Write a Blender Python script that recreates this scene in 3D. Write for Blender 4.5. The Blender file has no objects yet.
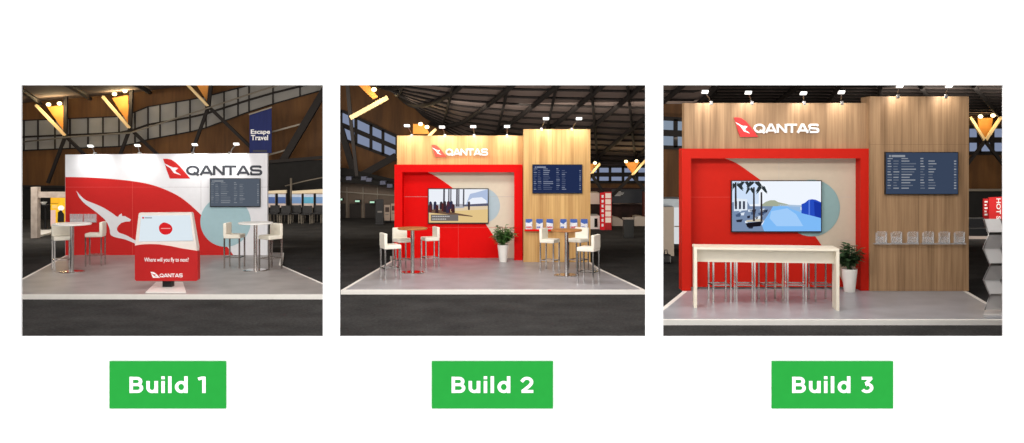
import bpy, bmesh, math, random
from mathutils import Vector, Matrix
random.seed(7)
R = math.radians
SC = bpy.context.scene
COL = SC.collection
H = 3.28            # eye height over the hall carpet (m)
F = 1000.0          # focal length in pixels of the 1024 px frame
VX, VY = 512.0, 145.0   # where the view axis meets the picture

def W(px, py, D):
    """photo pixel + distance -> point in the hall"""
    return Vector(((px - VX) / F * D, D, H - (py - VY) / F * D))
def X_(px, D): return (px - VX) / F * D
def Z_(py, D): return H - (py - VY) / F * D
def onplat(px, py):     # a point on a stand floor (0.10 m above the carpet)
    D = (H - 0.10) * F / (py - VY)
    return Vector((X_(px, D), D, 0.10))
def oncarpet(px, py):
    D = H * F / (py - VY)
    return Vector((X_(px, D), D, 0.0))

# ------------------------------------------------------------------ materials
def lin(c):
    return tuple(((v / 255.0) / 12.92 if v / 255.0 <= 0.04045 else ((v / 255.0 + 0.055) / 1.055) ** 2.4) for v in c)
_M = {}
def mat(name, rgb, rough=0.6, metal=0.0, spec=0.4, noise=0.0, nscale=8.0, coat=0.0, stretch=(1, 1, 1)):
    if name in _M: return _M[name]
    m = bpy.data.materials.new(name); m.use_nodes = True
    nt = m.node_tree; b = nt.nodes['Principled BSDF']
    c = lin(rgb)
    b.inputs['Base Color'].default_value = (*c, 1)
    b.inputs['Roughness'].default_value = rough
    b.inputs['Metallic'].default_value = metal
    b.inputs['Specular IOR Level'].default_value = spec
    b.inputs['Coat Weight'].default_value = coat
    tc = nt.nodes.new('ShaderNodeTexCoord'); mp = nt.nodes.new('ShaderNodeMapping')
    mp.inputs['Scale'].default_value = stretch
    n = nt.nodes.new('ShaderNodeTexNoise'); n.inputs['Scale'].default_value = nscale; n.inputs['Detail'].default_value = 4
    r = nt.nodes.new('ShaderNodeValToRGB')
    k = noise if noise else 0.02
    r.color_ramp.elements[0].position = 0.3; r.color_ramp.elements[1].position = 0.7
    r.color_ramp.elements[0].color = (*[v * (1 - k) for v in c], 1)
    r.color_ramp.elements[1].color = (*[min(1, v * (1 + k)) for v in c], 1)
    nt.links.new(tc.outputs['Object'], mp.inputs['Vector']); nt.links.new(mp.outputs['Vector'], n.inputs['Vector'])
    nt.links.new(n.outputs['Fac'], r.inputs['Fac']); nt.links.new(r.outputs['Color'], b.inputs['Base Color'])
    _M[name] = m
    return m
def glow(name, rgb, s=1.0):
    if name in _M: return _M[name]
    m = bpy.data.materials.new(name); m.use_nodes = True
    nt = m.node_tree; nt.nodes.clear()
    e = nt.nodes.new('ShaderNodeEmission'); o = nt.nodes.new('ShaderNodeOutputMaterial')
    e.inputs['Color'].default_value = (*lin(rgb), 1); e.inputs['Strength'].default_value = s
    nt.links.new(e.outputs[0], o.inputs[0]); _M[name] = m
    return m
def wood(name, dark, light, rough=0.5, freq=5.0):
    m = bpy.data.materials.new(name); m.use_nodes = True
    nt = m.node_tree; b = nt.nodes['Principled BSDF']
    tc = nt.nodes.new('ShaderNodeTexCoord')
    mp = nt.nodes.new('ShaderNodeMapping'); mp.inputs['Scale'].default_value = (freq, freq, 0.22)
    n = nt.nodes.new('ShaderNodeTexNoise'); n.inputs['Scale'].default_value = 1.0; n.inputs['Detail'].default_value = 6; n.inputs['Roughness'].default_value = 0.6
    mp2 = nt.nodes.new('ShaderNodeMapping'); mp2.inputs['Scale'].default_value = (freq * 6, freq * 6, 0.6)
    n2 = nt.nodes.new('ShaderNodeTexNoise'); n2.inputs['Scale'].default_value = 1.0; n2.inputs['Detail'].default_value = 3
    mx = nt.nodes.new('ShaderNodeMath'); mx.operation = 'MULTIPLY_ADD'; mx.inputs[1].default_value = 0.35
    r = nt.nodes.new('ShaderNodeValToRGB')
    r.color_ramp.elements[0].position = 0.42; r.color_ramp.elements[1].position = 0.86
    r.color_ramp.elements[0].color = (*lin(dark), 1); r.color_ramp.elements[1].color = (*lin(light), 1)
    L = nt.links.new
    L(tc.outputs['Object'], mp.inputs['Vector']); L(tc.outputs['Object'], mp2.inputs['Vector'])
    L(mp.outputs[0], n.inputs['Vector']); L(mp2.outputs[0], n2.inputs['Vector'])
    L(n2.outputs['Fac'], mx.inputs[0]); L(n.outputs['Fac'], mx.inputs[2])
    L(mx.outputs[0], r.inputs['Fac']); L(r.outputs['Color'], b.inputs['Base Color'])
    b.inputs['Roughness'].default_value = rough; b.inputs['Specular IOR Level'].default_value = 0.3
    return m
def acrylic(name, tint=(235, 240, 245), amount=0.22):
    m = bpy.data.materials.new(name); m.use_nodes = True
    nt = m.node_tree; nt.nodes.clear()
    t = nt.nodes.new('ShaderNodeBsdfTransparent'); g = nt.nodes.new('ShaderNodeBsdfPrincipled'); mx = nt.nodes.new('ShaderNodeMixShader')
    g.inputs['Base Color'].default_value = (*lin(tint), 1); g.inputs['Roughness'].default_value = 0.15
    mx.inputs[0].default_value = amount
    o = nt.nodes.new('ShaderNodeOutputMaterial')
    nt.links.new(t.outputs[0], mx.inputs[1]); nt.links.new(g.outputs[0], mx.inputs[2]); nt.links.new(mx.outputs[0], o.inputs[0])
    return m
def carpet_mat():
    m = bpy.data.materials.new('charcoal_carpet'); m.use_nodes = True
    nt = m.node_tree; b = nt.nodes['Principled BSDF']
    tc = nt.nodes.new('ShaderNodeTexCoord')
    n = nt.nodes.new('ShaderNodeTexNoise'); n.inputs['Scale'].default_value = 16; n.inputs['Detail'].default_value = 8; n.inputs['Roughness'].default_value = 0.85
    n2 = nt.nodes.new('ShaderNodeTexNoise'); n2.inputs['Scale'].default_value = 1.2; n2.inputs['Detail'].default_value = 3
    a = nt.nodes.new('ShaderNodeMath'); a.operation = 'MULTIPLY_ADD'; a.inputs[1].default_value = 0.4
    r = nt.nodes.new('ShaderNodeValToRGB')
    r.color_ramp.elements[0].position = 0.45; r.color_ramp.elements[1].position = 0.95
    r.color_ramp.elements[0].color = (*lin((25, 25, 25)), 1); r.color_ramp.elements[1].color = (*lin((76, 75, 74)), 1)
    L = nt.links.new
    L(tc.outputs['Object'], n.inputs['Vector']); L(tc.outputs['Object'], n2.inputs['Vector'])
    L(n2.outputs['Fac'], a.inputs[0]); L(n.outputs['Fac'], a.inputs[2]); L(a.outputs[0], r.inputs['Fac']); L(r.outputs['Color'], b.inputs['Base Color'])
    b.inputs['Roughness'].default_value = 0.95; b.inputs['Specular IOR Level'].default_value = 0.05
    return m
WHITE = mat('white_paint', (240, 240, 238), 0.7)
PAGE = mat('bright_white_wall_paint', (244, 244, 244), 0.9, spec=0.0)
GREEN = mat('green_sign_paint', (41, 152, 61), 0.9, spec=0.0)
SIGNW = mat('white_sign_letters', (246, 246, 246), 0.9, spec=0.0)
B1WHITE = mat('white_fabric_print', (226, 226, 228), 0.8, spec=0.1)
B1RED = mat('red_fabric_print', (196, 42, 40), 0.75, spec=0.1)
TEAL = mat('pale_teal_print', (164, 194, 200), 0.8, spec=0.1)
CHAR = mat('charcoal_print', (70, 72, 78), 0.7, spec=0.1)
SEAM = mat('panel_seam', (176, 172, 172), 0.8)
REDSEAM = mat('red_panel_seam', (214, 80, 72), 0.8)
RED2 = mat('gloss_red_paint', (222, 6, 4), 0.6, spec=0.1)
RED3 = mat('satin_red_paint', (188, 30, 16), 0.6, spec=0.12)
CREAM2 = mat('cream_panel_paint', (216, 208, 186), 0.75, spec=0.15)
CREAM3 = mat('beige_panel_paint', (192, 178, 158), 0.75, spec=0.15)
CIRC2 = mat('pale_blue_print', (176, 196, 204), 0.8, spec=0.1)
CIRC3 = mat('sage_blue_print', (136, 164, 164), 0.8, spec=0.1)
OAK2 = wood('golden_oak_laminate', (156, 110, 58), (214, 174, 112))
OAK3 = wood('brown_oak_laminate', (108, 80, 54), (174, 140, 104))
TABLEWOOD = wood('table_oak', (150, 96, 50), (190, 132, 76))
CHROME = mat('polished_chrome', (205, 200, 195), 0.18, metal=1.0)
DARKCHROME = mat('brushed_steel', (150, 146, 142), 0.3, metal=1.0)
LEATHER = mat('white_leatherette', (236, 230, 214), 0.55, noise=0.04)
TOPWHITE = mat('white_laminate', (240, 238, 232), 0.35)
COUNTER = mat('counter_white_laminate', (228, 218, 198), 0.45)
BLACK = mat('black_plastic', (16, 16, 18), 0.4)
VINYL1 = mat('grey_marbled_vinyl', (156, 151, 148), 0.38, noise=0.16, nscale=1.6)
VINYL2 = mat('pale_grey_vinyl', (158, 156, 160), 0.38, noise=0.15, nscale=1.8)
VINYL3 = mat('silver_grey_vinyl', (160, 161, 166), 0.32, noise=0.12, nscale=1.8)
TRIMW = mat('white_edge_trim', (238, 234, 226), 0.6)
CARPET = carpet_mat()
TIMBER = wood('brown_acoustic_timber', (66, 42, 20), (108, 72, 36), 0.7, 1.2)
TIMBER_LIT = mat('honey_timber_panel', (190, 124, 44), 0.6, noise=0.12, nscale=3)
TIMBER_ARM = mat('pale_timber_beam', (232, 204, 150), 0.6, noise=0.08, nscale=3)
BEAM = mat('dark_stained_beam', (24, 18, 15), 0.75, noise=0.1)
ROOF = mat('taupe_roof_lining', (112, 98, 92), 0.85, noise=0.12, nscale=1.5)
STEEL = mat('grey_steel_rail', (120, 112, 100), 0.5, metal=0.3)
DARK = mat('black_drape', (22, 21, 20), 0.9, noise=0.2, nscale=3)
TAUPE = mat('taupe_plaster', (96, 84, 74), 0.85, noise=0.08)
PANE1 = mat('grey_translucent_sheet', (132, 130, 126), 0.6, noise=0.1, nscale=1.2)
PANE2 = glow('daylit_blue_pane', (140, 152, 180), 0.8)
PANE3 = glow('daylit_pale_pane', (150, 165, 184), 0.75)
NAVY = mat('navy_banner_cloth', (30, 40, 92), 0.85, noise=0.12, nscale=3, stretch=(3, 3, .3))
LAMPW = glow('led_lamp_white', (255, 252, 246), 2.2)
BULB = glow('warm_flood_lamp', (255, 232, 170), 6.0)
ACR = acrylic('clear_acrylic', amount=.1)
ACR2 = acrylic('frosted_acrylic', (225, 225, 225), 0.34)
ACR3 = acrylic('milky_acrylic', (222, 220, 218), .62)
SILVER = mat('silver_grey_sheet', (206, 204, 202), 0.4)
LEAF = mat('green_leaf', (84, 122, 62), 0.55, noise=0.35, nscale=14)
LEAF3 = mat('deep_green_leaf', (58, 84, 52), 0.55, noise=0.4, nscale=14)
POTW = mat('white_ceramic', (232, 228, 220), 0.4)

# ------------------------------------------------------------------ mesh building
def arc(cx, cy, rx, ry, a0, a1, n=10):
    return [(cx + rx * math.cos(R(a0 + (a1 - a0) * i / n)), cy + ry * math.sin(R(a0 + (a1 - a0) * i / n))) for i in range(n + 1)]
def stroke_quads(P, w):
    """one outline for an open centre line, or quads for a closed one"""
    P = [Vector((*p, 0)) for p in P]; closed = (P[0] - P[-1]).length < 1e-6
    if closed: P = P[:-1]
    n = len(P); L = []; Rr = []
    for i in range(n):
        a = (P[i] - P[i - 1]).normalized() if (closed or i > 0) else None
        b = (P[(i + 1) % n] - P[i]).normalized() if (closed or i < n - 1) else None
        a = a or b; b = b or a
        na, nb = Vector((-a.y, a.x, 0)), Vector((-b.y, b.x, 0)); q = (na + nb)
        q = q.normalized() if q.length > 1e-4 else na
        k = w / 2 / max(.45, q.dot(na))
        L.append(P[i] + q * k); Rr.append(P[i] - q * k)
    out = []
    for i in range(n if closed else n - 1):
        j = (i + 1) % n
        out.append([(v.x, v.y) for v in (L[i], L[j], Rr[j], Rr[i])])
    return out
GLYPH = {
 'B': (.72, [[(.1, 0), (.1, 1)], [(.1, .905)] + arc(.40, .71, .19, .195, 90, -90) + [(.1, .515)], [(.1, .515)] + arc(.43, .305, .205, .21, 90, -90) + [(.1, .095)]]),
 'u': (.62, [[(.095, .74)] + arc(.305, .32, .21, .235, 180, 360) + [(.515, .74)], [(.525, .74), (.525, 0)]]),
 'i': (.19, [[(.095, 0), (.095, .74)], [(.095, .85), (.095, 1.03)]]),
 'l': (.19, [[(.095, 0), (.095, 1.03)]]),
 'd': (.68, [arc(.335, .37, .24, .285, 0, 360, 24), [(.585, 0), (.585, 1.03)]]),
 '1': (.42, [[(.32, 0), (.32, 1)], [(.36, .93), (.20, .925), (.02, .86)]]),
 '2': (.70, [[(.05, .70)] + arc(.33, .67, .24, .24, 160, -25, 12) + [(.46, .44), (.10, .10)], [(.05, .095), (.66, .095)]]),
 '3': (.70, [[(.06, .91), (.60, .91)], [(.57, .93), (.28, .565)], [(.25, .555), (.33, .555)] + arc(.33, .32, .25, .235, 90, -150, 16)]),
 'Q': (1.26, [arc(.62, .5, .53, .41, 0, 360, 32), [(.70, .30), (1.20, -.02)]]),
 'A': (1.26, [[(.08, 0), (.60, .98)], [(.66, .98), (1.18, 0)], [(.30, .26), (.96, .26)], [(.50, .92), (.76, .92)]]),
 'N': (1.10, [[(.09, 0), (.09, 1)], [(1.01, 0), (1.01, 1)], [(.12, .95), (.98, .05)]]),
 'T': (1.10, [[(0, .915), (1.10, .915)], [(.55, 0), (.55, .92)]]),
 'S': (1.16, [[(1.06, .79)] + arc(.90, .74, .12, .175, 40, 90, 4) + arc(.30, .715, .2, .2, 90, 270, 10) + arc(.86, .285, .2, .2, 90, -90, 10) + arc(.22, .27, .14, .185, 270, 200, 4) + [(.08, .19)]]),
}
class MB:
    def __init__(self):
        self.bm = bmesh.new(); self.mats = []
    def mi(self, m):
        if m not in self.mats: self.mats.append(m)
        return self.mats.index(m)
    def face(self, pts, m):
        vs = [self.bm.verts.new(p) for p in pts]
        f = self.bm.faces.new(vs); f.material_index = self.mi(m); return f
    def box(self, a, b, m, bev=0.0, rot=None):
        x0, y0, z0 = a; x1, y1, z1 = b
        c = [(x0, y0, z0), (x1, y0, z0), (x1, y1, z0), (x0, y1, z0), (x0, y0, z1), (x1, y0, z1), (x1, y1, z1), (x0, y1, z1)]
        if rot is not None: c = [rot @ Vector(p) for p in c]
        v = [self.bm.verts.new(p) for p in c]; k = self.mi(m); fs = []
        for q in ((0, 3, 2, 1), (4, 5, 6, 7), (0, 1, 5, 4), (1, 2, 6, 5), (2, 3, 7, 6), (3, 0, 4, 7)):
            f = self.bm.faces.new([v[i] for i in q]); f.material_index = k; fs.append(f)
        if bev > 0:
            es = list({e for f in fs for e in f.edges})
            r = bmesh.ops.bevel(self.bm, geom=es, offset=bev, segments=2, affect='EDGES', profile=0.5)
            for f in r['faces']: f.material_index = k
        return self
    def prism(self, front, vec, m):
        """closed prism: front outline (list of points) pushed along vec"""
        k = self.mi(m); n = len(front); vec = Vector(vec)
        a = [self.bm.verts.new(p) for p in front]; b = [self.bm.verts.new(Vector(p) + vec) for p in front]
        fs = [self.bm.faces.new(a), self.bm.faces.new(b[::-1])]
        for i in range(n):
            j = (i + 1) % n
            fs.append(self.bm.faces.new([a[j], a[i], b[i], b[j]]))
        for f in fs: f.material_index = k; f.normal_update()
        bmesh.ops.triangulate(self.bm, faces=[f for f in fs[:2] if len(f.verts) > 4], ngon_method='EAR_CLIP')
        return self
    def pix(self, pts, D, th, m):
        d = D if callable(D) else (lambda x, y: D)
        return self.prism([W(x, y, d(x, y)) for x, y in pts], (0, th, 0), m)
    def rect(self, x0, y0, x1, y1, D, th, m):
        return self.pix([(x0, y0), (x1, y0), (x1, y1), (x0, y1)], D, th, m)
    def tube(self, pts, r, m, n=8, cap=True):
        k = self.mi(m); pts = [Vector(p) for p in pts]; rings = []
        for i, p in enumerate(pts):
            t = (pts[min(i + 1, len(pts) - 1)] - pts[max(i - 1, 0)]).normalized()
            u = t.cross(Vector((0, 0, 1)))
            if u.length < 1e-3: u = t.cross(Vector((0, 1, 0)))
            u.normalize(); w = t.cross(u)
            rr = r[i] if isinstance(r, (list, tuple)) else r
            rings.append([self.bm.verts.new(p + (u * math.cos(2 * math.pi * j / n) + w * math.sin(2 * math.pi * j / n)) * rr) for j in range(n)])
        for a, b in zip(rings, rings[1:]):
            for j in range(n):
                f = self.bm.faces.new([a[j], a[(j + 1) % n], b[(j + 1) % n], b[j]]); f.material_index = k; f.smooth = n > 5
        if cap:
            for rg in (rings[0][::-1], rings[-1]):
                f = self.bm.faces.new(rg); f.material_index = k
        return self
    def bar(self, p, q, w, m, d=None):
        """square bar between two points"""
        p, q = Vector(p), Vector(q); t = (q - p).normalized(); d = d or w
        u = t.cross(Vector((0, 1, 0)))
        if u.length < 1e-3: u = Vector((1, 0, 0))
        u.normalize(); v = t.cross(u)
        o = [u * w / 2 + v * d / 2, u * w / 2 - v * d / 2, -u * w / 2 - v * d / 2, -u * w / 2 + v * d / 2]
        return self.prism([p + k for k in o], q - p, m)
    def lathe(self, prof, m, n=32, c=(0, 0, 0)):
        k = self.mi(m); c = Vector(c); rings = []
        for r, z in prof:
            rings.append([self.bm.verts.new(c + Vector((r * math.cos(2 * math.pi * j / n), r * math.sin(2 * math.pi * j / n), z))) for j in range(n)] if r > 1e-6 else [self.bm.verts.new(c + Vector((0, 0, z)))])
        for a, b in zip(rings, rings[1:]):
            for j in range(n):
                q = [a[j % len(a)], a[(j + 1) % n % len(a)], b[(j + 1) % n % len(b)], b[j % len(b)]]
                q = list(dict.fromkeys(q))
                f = self.bm.faces.new(q); f.material_index = k
        return self
    def text(self, s, x0, y0, x1, y1, D, th, m, bold=0.0, turn=False, proud=0.0):
        """letters fitted to a pixel rectangle at distance D (turn: reading downwards)"""
        cu = bpy.data.curves.new('t', 'FONT'); cu.body = s; cu.offset = bold; cu.resolution_u = 4; cu.fill_mode = 'FRONT'
        ob = bpy.data.objects.new('t', cu); COL.objects.link(ob)
        dg = bpy.context.evaluated_depsgraph_get(); me = bpy.data.meshes.new_from_object(ob.evaluated_get(dg))
        bpy.data.objects.remove(ob); bpy.data.curves.remove(cu)
        P = [v.co.copy() for v in me.vertices]
        if turn: P = [Vector((p.y, -p.x, 0)) for p in P]
        ax, bx = min(p.x for p in P), max(p.x for p in P); ay, by = min(p.y for p in P), max(p.y for p in P)
        d = D if callable(D) else (lambda x, y: D)
        k = self.mi(m); vs = []
        for p in P:
            px = x0 + (p.x - ax) / (bx - ax) * (x1 - x0); py = y1 - (p.y - ay) / (by - ay) * (y1 - y0)
            vs.append(self.bm.verts.new(W(px, py, d(px, py)) + Vector((0, -proud, 0))))
        fs = []
        for pl in me.polygons:
            try: f = self.bm.faces.new([vs[i] for i in pl.vertices]); f.material_index = k; fs.append(f)
            except ValueError: pass
        bpy.data.meshes.remove(me)
        if th > 0:
            r = bmesh.ops.extrude_face_region(self.bm, geom=fs)
            nv = [g for g in r['geom'] if isinstance(g, bmesh.types.BMVert)]
            bmesh.ops.translate(self.bm, verts=nv, vec=(0, th, 0))
            for g in r['geom']:
                if isinstance(g, bmesh.types.BMFace): g.material_index = k
        return self
    def strokes(self, s, x0, y0, x1, y1, D, th, m, w=.19, gap=.14):
        """letters built from strokes of even weight, fitted to a pixel rectangle"""
        polys = []; pen = 0.0
        for ch in s:
            if ch == ' ': pen += .36; continue
            adv, paths = GLYPH[ch]
            for k, P in enumerate(paths):
                for q in stroke_quads(P, w): polys.append((k, [(x + pen, y) for x, y in q]))
            pen += adv + gap
        ax = min(p[0] for _, q in polys for p in q); bx = max(p[0] for _, q in polys for p in q)
        ay, by = (0.0, 1.0)
        for k, q in polys:
            self.pix([(x0 + (x - ax) / (bx - ax) * (x1 - x0), y1 - (y - ay) / (by - ay) * (y1 - y0)) for x, y in q], D - k * .001, th, m)
        return self
    def build(self, name, parent=None, smooth=False, label=None):
        off = Vector(parent.location) if parent is not None else Vector((0, 0, 0))
        q = parent.parent if parent is not None else None
        while q is not None:
            off += Vector(q.location); q = q.parent
        bmesh.ops.remove_doubles(self.bm, verts=self.bm.verts, dist=1e-6)
        bmesh.ops.recalc_face_normals(self.bm, faces=self.bm.faces)
        me = bpy.data.meshes.new(name)
        if off.length: bmesh.ops.translate(self.bm, verts=self.bm.verts, vec=-off)
        self.bm.to_mesh(me); self.bm.free()
        for m in self.mats: me.materials.append(m)
        if smooth:
            for p in me.polygons: p.use_smooth = True
        o = bpy.data.objects.new(name, me); COL.objects.link(o)
        if parent is not None: o.parent = parent
        if label: o['label'] = label
        return o
def tag(o, label, cat, group=None, kind=None):
    o['label'] = label; o['category'] = cat
    if group: o['group'] = group
    if kind: o['kind'] = kind
    return o
def thing(name, label, cat, loc=(0, 0, 0), rz=0.0, group=None):
    o = bpy.data.objects.new(name, None); o.empty_display_size = 0.2; COL.objects.link(o)
    o.location = loc; o.rotation_euler = (0, 0, rz)
    return tag(o, label, cat, group)
def struct(o, label=None):
    o['kind'] = 'structure'
    if label: o['label'] = label
    return o
def dup(root, loc, rz, label, s=1.0):
    def cp(o, par):
        c = o.copy(); COL.objects.link(c)
        if par is not None: c.parent = par
        for ch in [k for k in bpy.data.objects if k.parent == o]: cp(ch, c)
        return c
    r = cp(root, None); r.location = loc; r.rotation_euler = (0, 0, rz); r.scale = (s, s, s); r['label'] = label
    return r
def spline(pts, n=6, closed=False):
    out = []; N = len(pts); P = [Vector((*p, 0)) for p in pts]
    g = (lambda i: P[i % N]) if closed else (lambda i: P[max(0, min(N - 1, i))])
    for i in range(N if closed else N - 1):
        a, b, c, d = g(i - 1), g(i), g(i + 1), g(i + 2)
        for k in range(n):
            t = k / n
            q = 0.5 * ((2 * b) + (c - a) * t + (2 * a - 5 * b + 4 * c - d) * t * t + (3 * b - a - 3 * c + d) * t ** 3)
            out.append((q.x, q.y))
    if not closed: out.append(tuple(pts[-1]))
    return out
def circle(cx, cy, r, n=40, ry=None, a0=0, a1=360):
    full = abs(a1 - a0) >= 360
    k = n if full else n + 1
    return [(cx + r * math.cos(R(a0 + (a1 - a0) * i / n)), cy + (ry or r) * math.sin(R(a0 + (a1 - a0) * i / n))) for i in range(k)]
EMB = spline([(0, 0), (.14, .0), (.30, .04)], 3) + spline([(.46, .18), (.60, .36), (.79, .66), (1, 1)], 4) + [(.25, 1), (.14, .6), (.07, .28)]
ROO = [(.05, .23), (.2, .335), (.37, .44), (.44, .43), (.55, .465), (.51, .535), (.45, .585), (.48, .68), (.57, .73), (.66, .84), (.53, .77), (.40, .72), (.34, .61), (.26, .46), (.13, .355)]
def emblem(mb, x0, y0, x1, y1, D, th, red, white):
    f = lambda P: [(x0 + u * (x1 - x0), y0 + v * (y1 - y0)) for u, v in P]
    mb.pix(f(EMB), D, th, red)
    d2 = (lambda x, y: D(x, y) - 0.006) if callable(D) else D - 0.006
    mb.pix(f(ROO), d2, 0.006, white)
    return mb
def spot(name, loc, target, power, size=110, rgb=(1, .99, .97), rad=0.05, parent=None):
    l = bpy.data.lights.new(name, 'SPOT'); l.energy = power; l.spot_size = R(size); l.spot_blend = 1.0; l.color = rgb; l.shadow_soft_size = rad
    o = bpy.data.objects.new(name, l); COL.objects.link(o); o.location = loc
    o.rotation_euler = (Vector(target) - Vector(loc)).to_track_quat('-Z', 'Y').to_euler()
    return o
def area(name, loc, target, power, sx, sy, rgb=(1, .96, .9)):
    l = bpy.data.lights.new(name, 'AREA'); l.energy = power; l.shape = 'RECTANGLE'; l.size = sx; l.size_y = sy; l.color = rgb
    o = bpy.data.objects.new(name, l); COL.objects.link(o); o.location = loc
    o.rotation_euler = (Vector(target) - Vector(loc)).to_track_quat('-Z', 'Y').to_euler()
    return o
def point(name, loc, power, rgb=(1, .76, .42), rad=0.12):
    l = bpy.data.lights.new(name, 'POINT'); l.energy = power; l.color = rgb; l.shadow_soft_size = rad
    o = bpy.data.objects.new(name, l); COL.objects.link(o); o.location = loc
    return o

# ================================================================== SETTING
DW = 16.0
xs = [-420, 20.8, 322.8, 339.7, 645.5, 663.2, 1003.6, 1440]; ys = [-110, 85.1, 336.5, 620]
mb = MB()
for i in range(7):
    for j in range(3):
        if j == 1 and i in (1, 3, 5): continue
        mb.rect(xs[i], ys[j], xs[i + 1], ys[j + 1], DW, 0.05, PAGE)
struct(mb.build('wall_front'), 'bright white wall with three rectangular openings onto the hall')
for n, x0, x1, t0, t1 in ((1, 109.4, 225.8, 129.5, 205.6), (2, 431.8, 553, 451.6, 533.3), (3, 772, 893.2, 792.2, 873.4)):
    pos = ('left', 'middle', 'right')[n - 1]
    s = thing('caption_sign', f'green sign reading Build {n} on the white wall under the {pos} opening', 'sign', W((x0 + x1) / 2, 408.5, DW), group='green signs under the openings')
    sp = MB().rect(x0, 361.4, x1, 408.6, DW - 0.03, 0.03, GREEN).build('sign_panel', s)
    MB().strokes(f'Build {n}', t0, 376.8, t1, 393.0, DW - 0.036, 0.006, SIGNW, .178, .165).build('lettering', sp, label='white bold lettering')

XL, XR, DB = -27.0, 27.0, 46.0
mb = MB(); mb.box((XL, DW + .05, -0.2), (XR, DB + 1, 0), CARPET); struct(mb.build('floor'), 'dark charcoal carpet of the exhibition hall')
mb = MB(); mb.box((XL, DB, 0), (XR, DB + .3, 8), TIMBER); struct(mb.build('wall_back'), 'dark brown timber wall at the back of the hall')
mb = MB(); mb.box((XL - .3, DW + .05, 0), (XL, DB, 8), TIMBER); struct(mb.build('wall_left'), 'brown timber side wall left of the hall')
mb = MB(); mb.box((XR, DW + .05, 0), (XR + .3, DB, 8), TIMBER); struct(mb.build('wall_right'), 'brown timber side wall right of the hall')
# roof: a fan of slats dropping towards the back eaves
EAVE = [(-200, 104), (22, 103), (130, 93), (200, 84), (323, 72), (368, 72), (400, 90), (428, 120), (470, 146), (520, 157), (600, 164.5), (650, 166), (662, 112), (760, 112), (1002, 116), (1300, 116)]
def eave(X):
    px = VX + X / DB * F
    for (a, ya), (b, yb) in zip(EAVE, EAVE[1:]):
        if a <= px <= b: return Z_(ya + (yb - ya) * (px - a) / (b - a), DB)
    return Z_(EAVE[0][1] if px < 0 else EAVE[-1][1], DB)
D0, Z0 = 29.6, 5.6
def roofz(X, D):
    if D <= D0: return Z0 + (D0 - D) * 0.05
    t = (D - D0) / (DB - D0); return Z0 + (eave(X) - Z0) * t
mb = MB()
gx = sorted(set([XL + i * 1.0 for i in range(55)] + [X_(p, DB) for p, _ in EAVE if XL < X_(p, DB) < XR]))
gd = [DW + .05, 20, 24, 27, D0] + [D0 + (DB - D0) * i / 8 for i in range(1, 9)]
for a, b in zip(gx, gx[1:]):
    for c, d in zip(gd, gd[1:]):
        mb.face([(a, c, roofz(a, c)), (b, c, roofz(b, c)), (b, d, roofz(b, d)), (a, d, roofz(a, d))], ROOF)
        mb.face([(a, c, roofz(a, c) + .2), (a, d, roofz(a, d) + .2), (b, d, roofz(b, d) + .2), (b, c, roofz(b, c) + .2)], ROOF)
ceil = mb.build('ceiling'); struct(ceil, 'dark slatted roof lining fanning out over the hall')
def roofpath(Xa, Da, Xb, Db, n=14, drop=.06):
    return [(Xa + (Xb - Xa) * i / n, Da + (Db - Da) * i / n, roofz(Xa + (Xb - Xa) * i / n, Da + (Db - Da) * i / n) - drop) for i in range(n + 1)]
for k in range(15):
    D = D0 + .5 + k * 1.13
    if D > DB - .2: break
    MB().tube(roofpath(X_(326, D), D, X_(1060, D), D, 30, .04), .045, BEAM, 5).build('purlin', ceil)
for px0, dpx, w in [(345, 78, .085), (385, 95, .085), (392, 14, .05), (430, 100, .085), (440, 16, .05), (470, 105, .085), (492, 20, .05), (512, 108, .085), (540, 20, .05), (548, 112, .085), (588, 112, .085), (598, -8, .05), (626, 110, .085), (636, -10, .05), (760, 60, .085), (820, 30, .085), (880, 0, .085), (940, -30, .085), (1000, -40, .085)]:
    MB().tube(roofpath(X_(px0, DB - .3), DB - .3, X_(px0 + dpx, D0), D0, 14, .12), w, BEAM, 6).build('roof_beam', ceil)
for px in (40, 90, 150, 230, 290):
    MB().tube(roofpath(X_(px, DB - .3), DB - .3, X_(px - 60, D0), D0, 10, .12), .1, BEAM, 6).build('roof_beam', ceil)

# windows on the back wall --------------------------------------------------
def window(n, top, bot, xcuts, pane, label, rail=0.5, D=DB - .12, fr=BEAM, fw=.10):
    """a raked strip of panes: top / bottom edge as pixel polylines"""
    def at(line, x):
        for (a, ya), (b, yb) in zip(line, line[1:]):
            if a <= x <= b: return ya + (yb - ya) * (x - a) / (b - a)
        return line[-1][1]
    g = MB(); f = MB()
    for a, b in zip(xcuts, xcuts[1:]):
        g.pix([(a, at(top, a)), (b, at(top, b)), (b, at(bot, b)), (a, at(bot, a))], D, .06, pane)
    for x in xcuts: f.bar(W(x, at(top, x), D - .05), W(x, at(bot, x), D - .05), fw, fr)
    for a, b in zip(xcuts, xcuts[1:]):
        for t in ((0, 1) if not rail else (0, rail, 1)):
            y = lambda x: at(top, x) + (at(bot, x) - at(top, x)) * t
            f.bar(W(a, y(a), D - .05), W(b, y(b), D - .05), fw * (1.6 if t == rail else 1), fr)
    o = g.build(f'window_{n}'); struct(o, label)
    f.build('window_frame', o)
window(1, [(10, 121), (130, 116), (140, 108), (200, 98), (262, 82), (330, 68)], [(10, 151), (130, 146), (140, 141), (200, 130), (262, 107), (330, 88)],
       [12, 24, 38, 55, 70, 88, 103, 119, 135, 148, 160, 176, 190, 206, 224, 238, 249, 273, 300, 326], PANE1, 'grey translucent clerestory strip climbing along the back wall', .55, fw=.055)
window(2, [(340, 110), (398, 137)], [(340, 138), (398, 160)], [341, 356, 371, 383, 397], PANE2, 'blue daylit clerestory panes left of the timber stand', .5, fw=.13)
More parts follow.
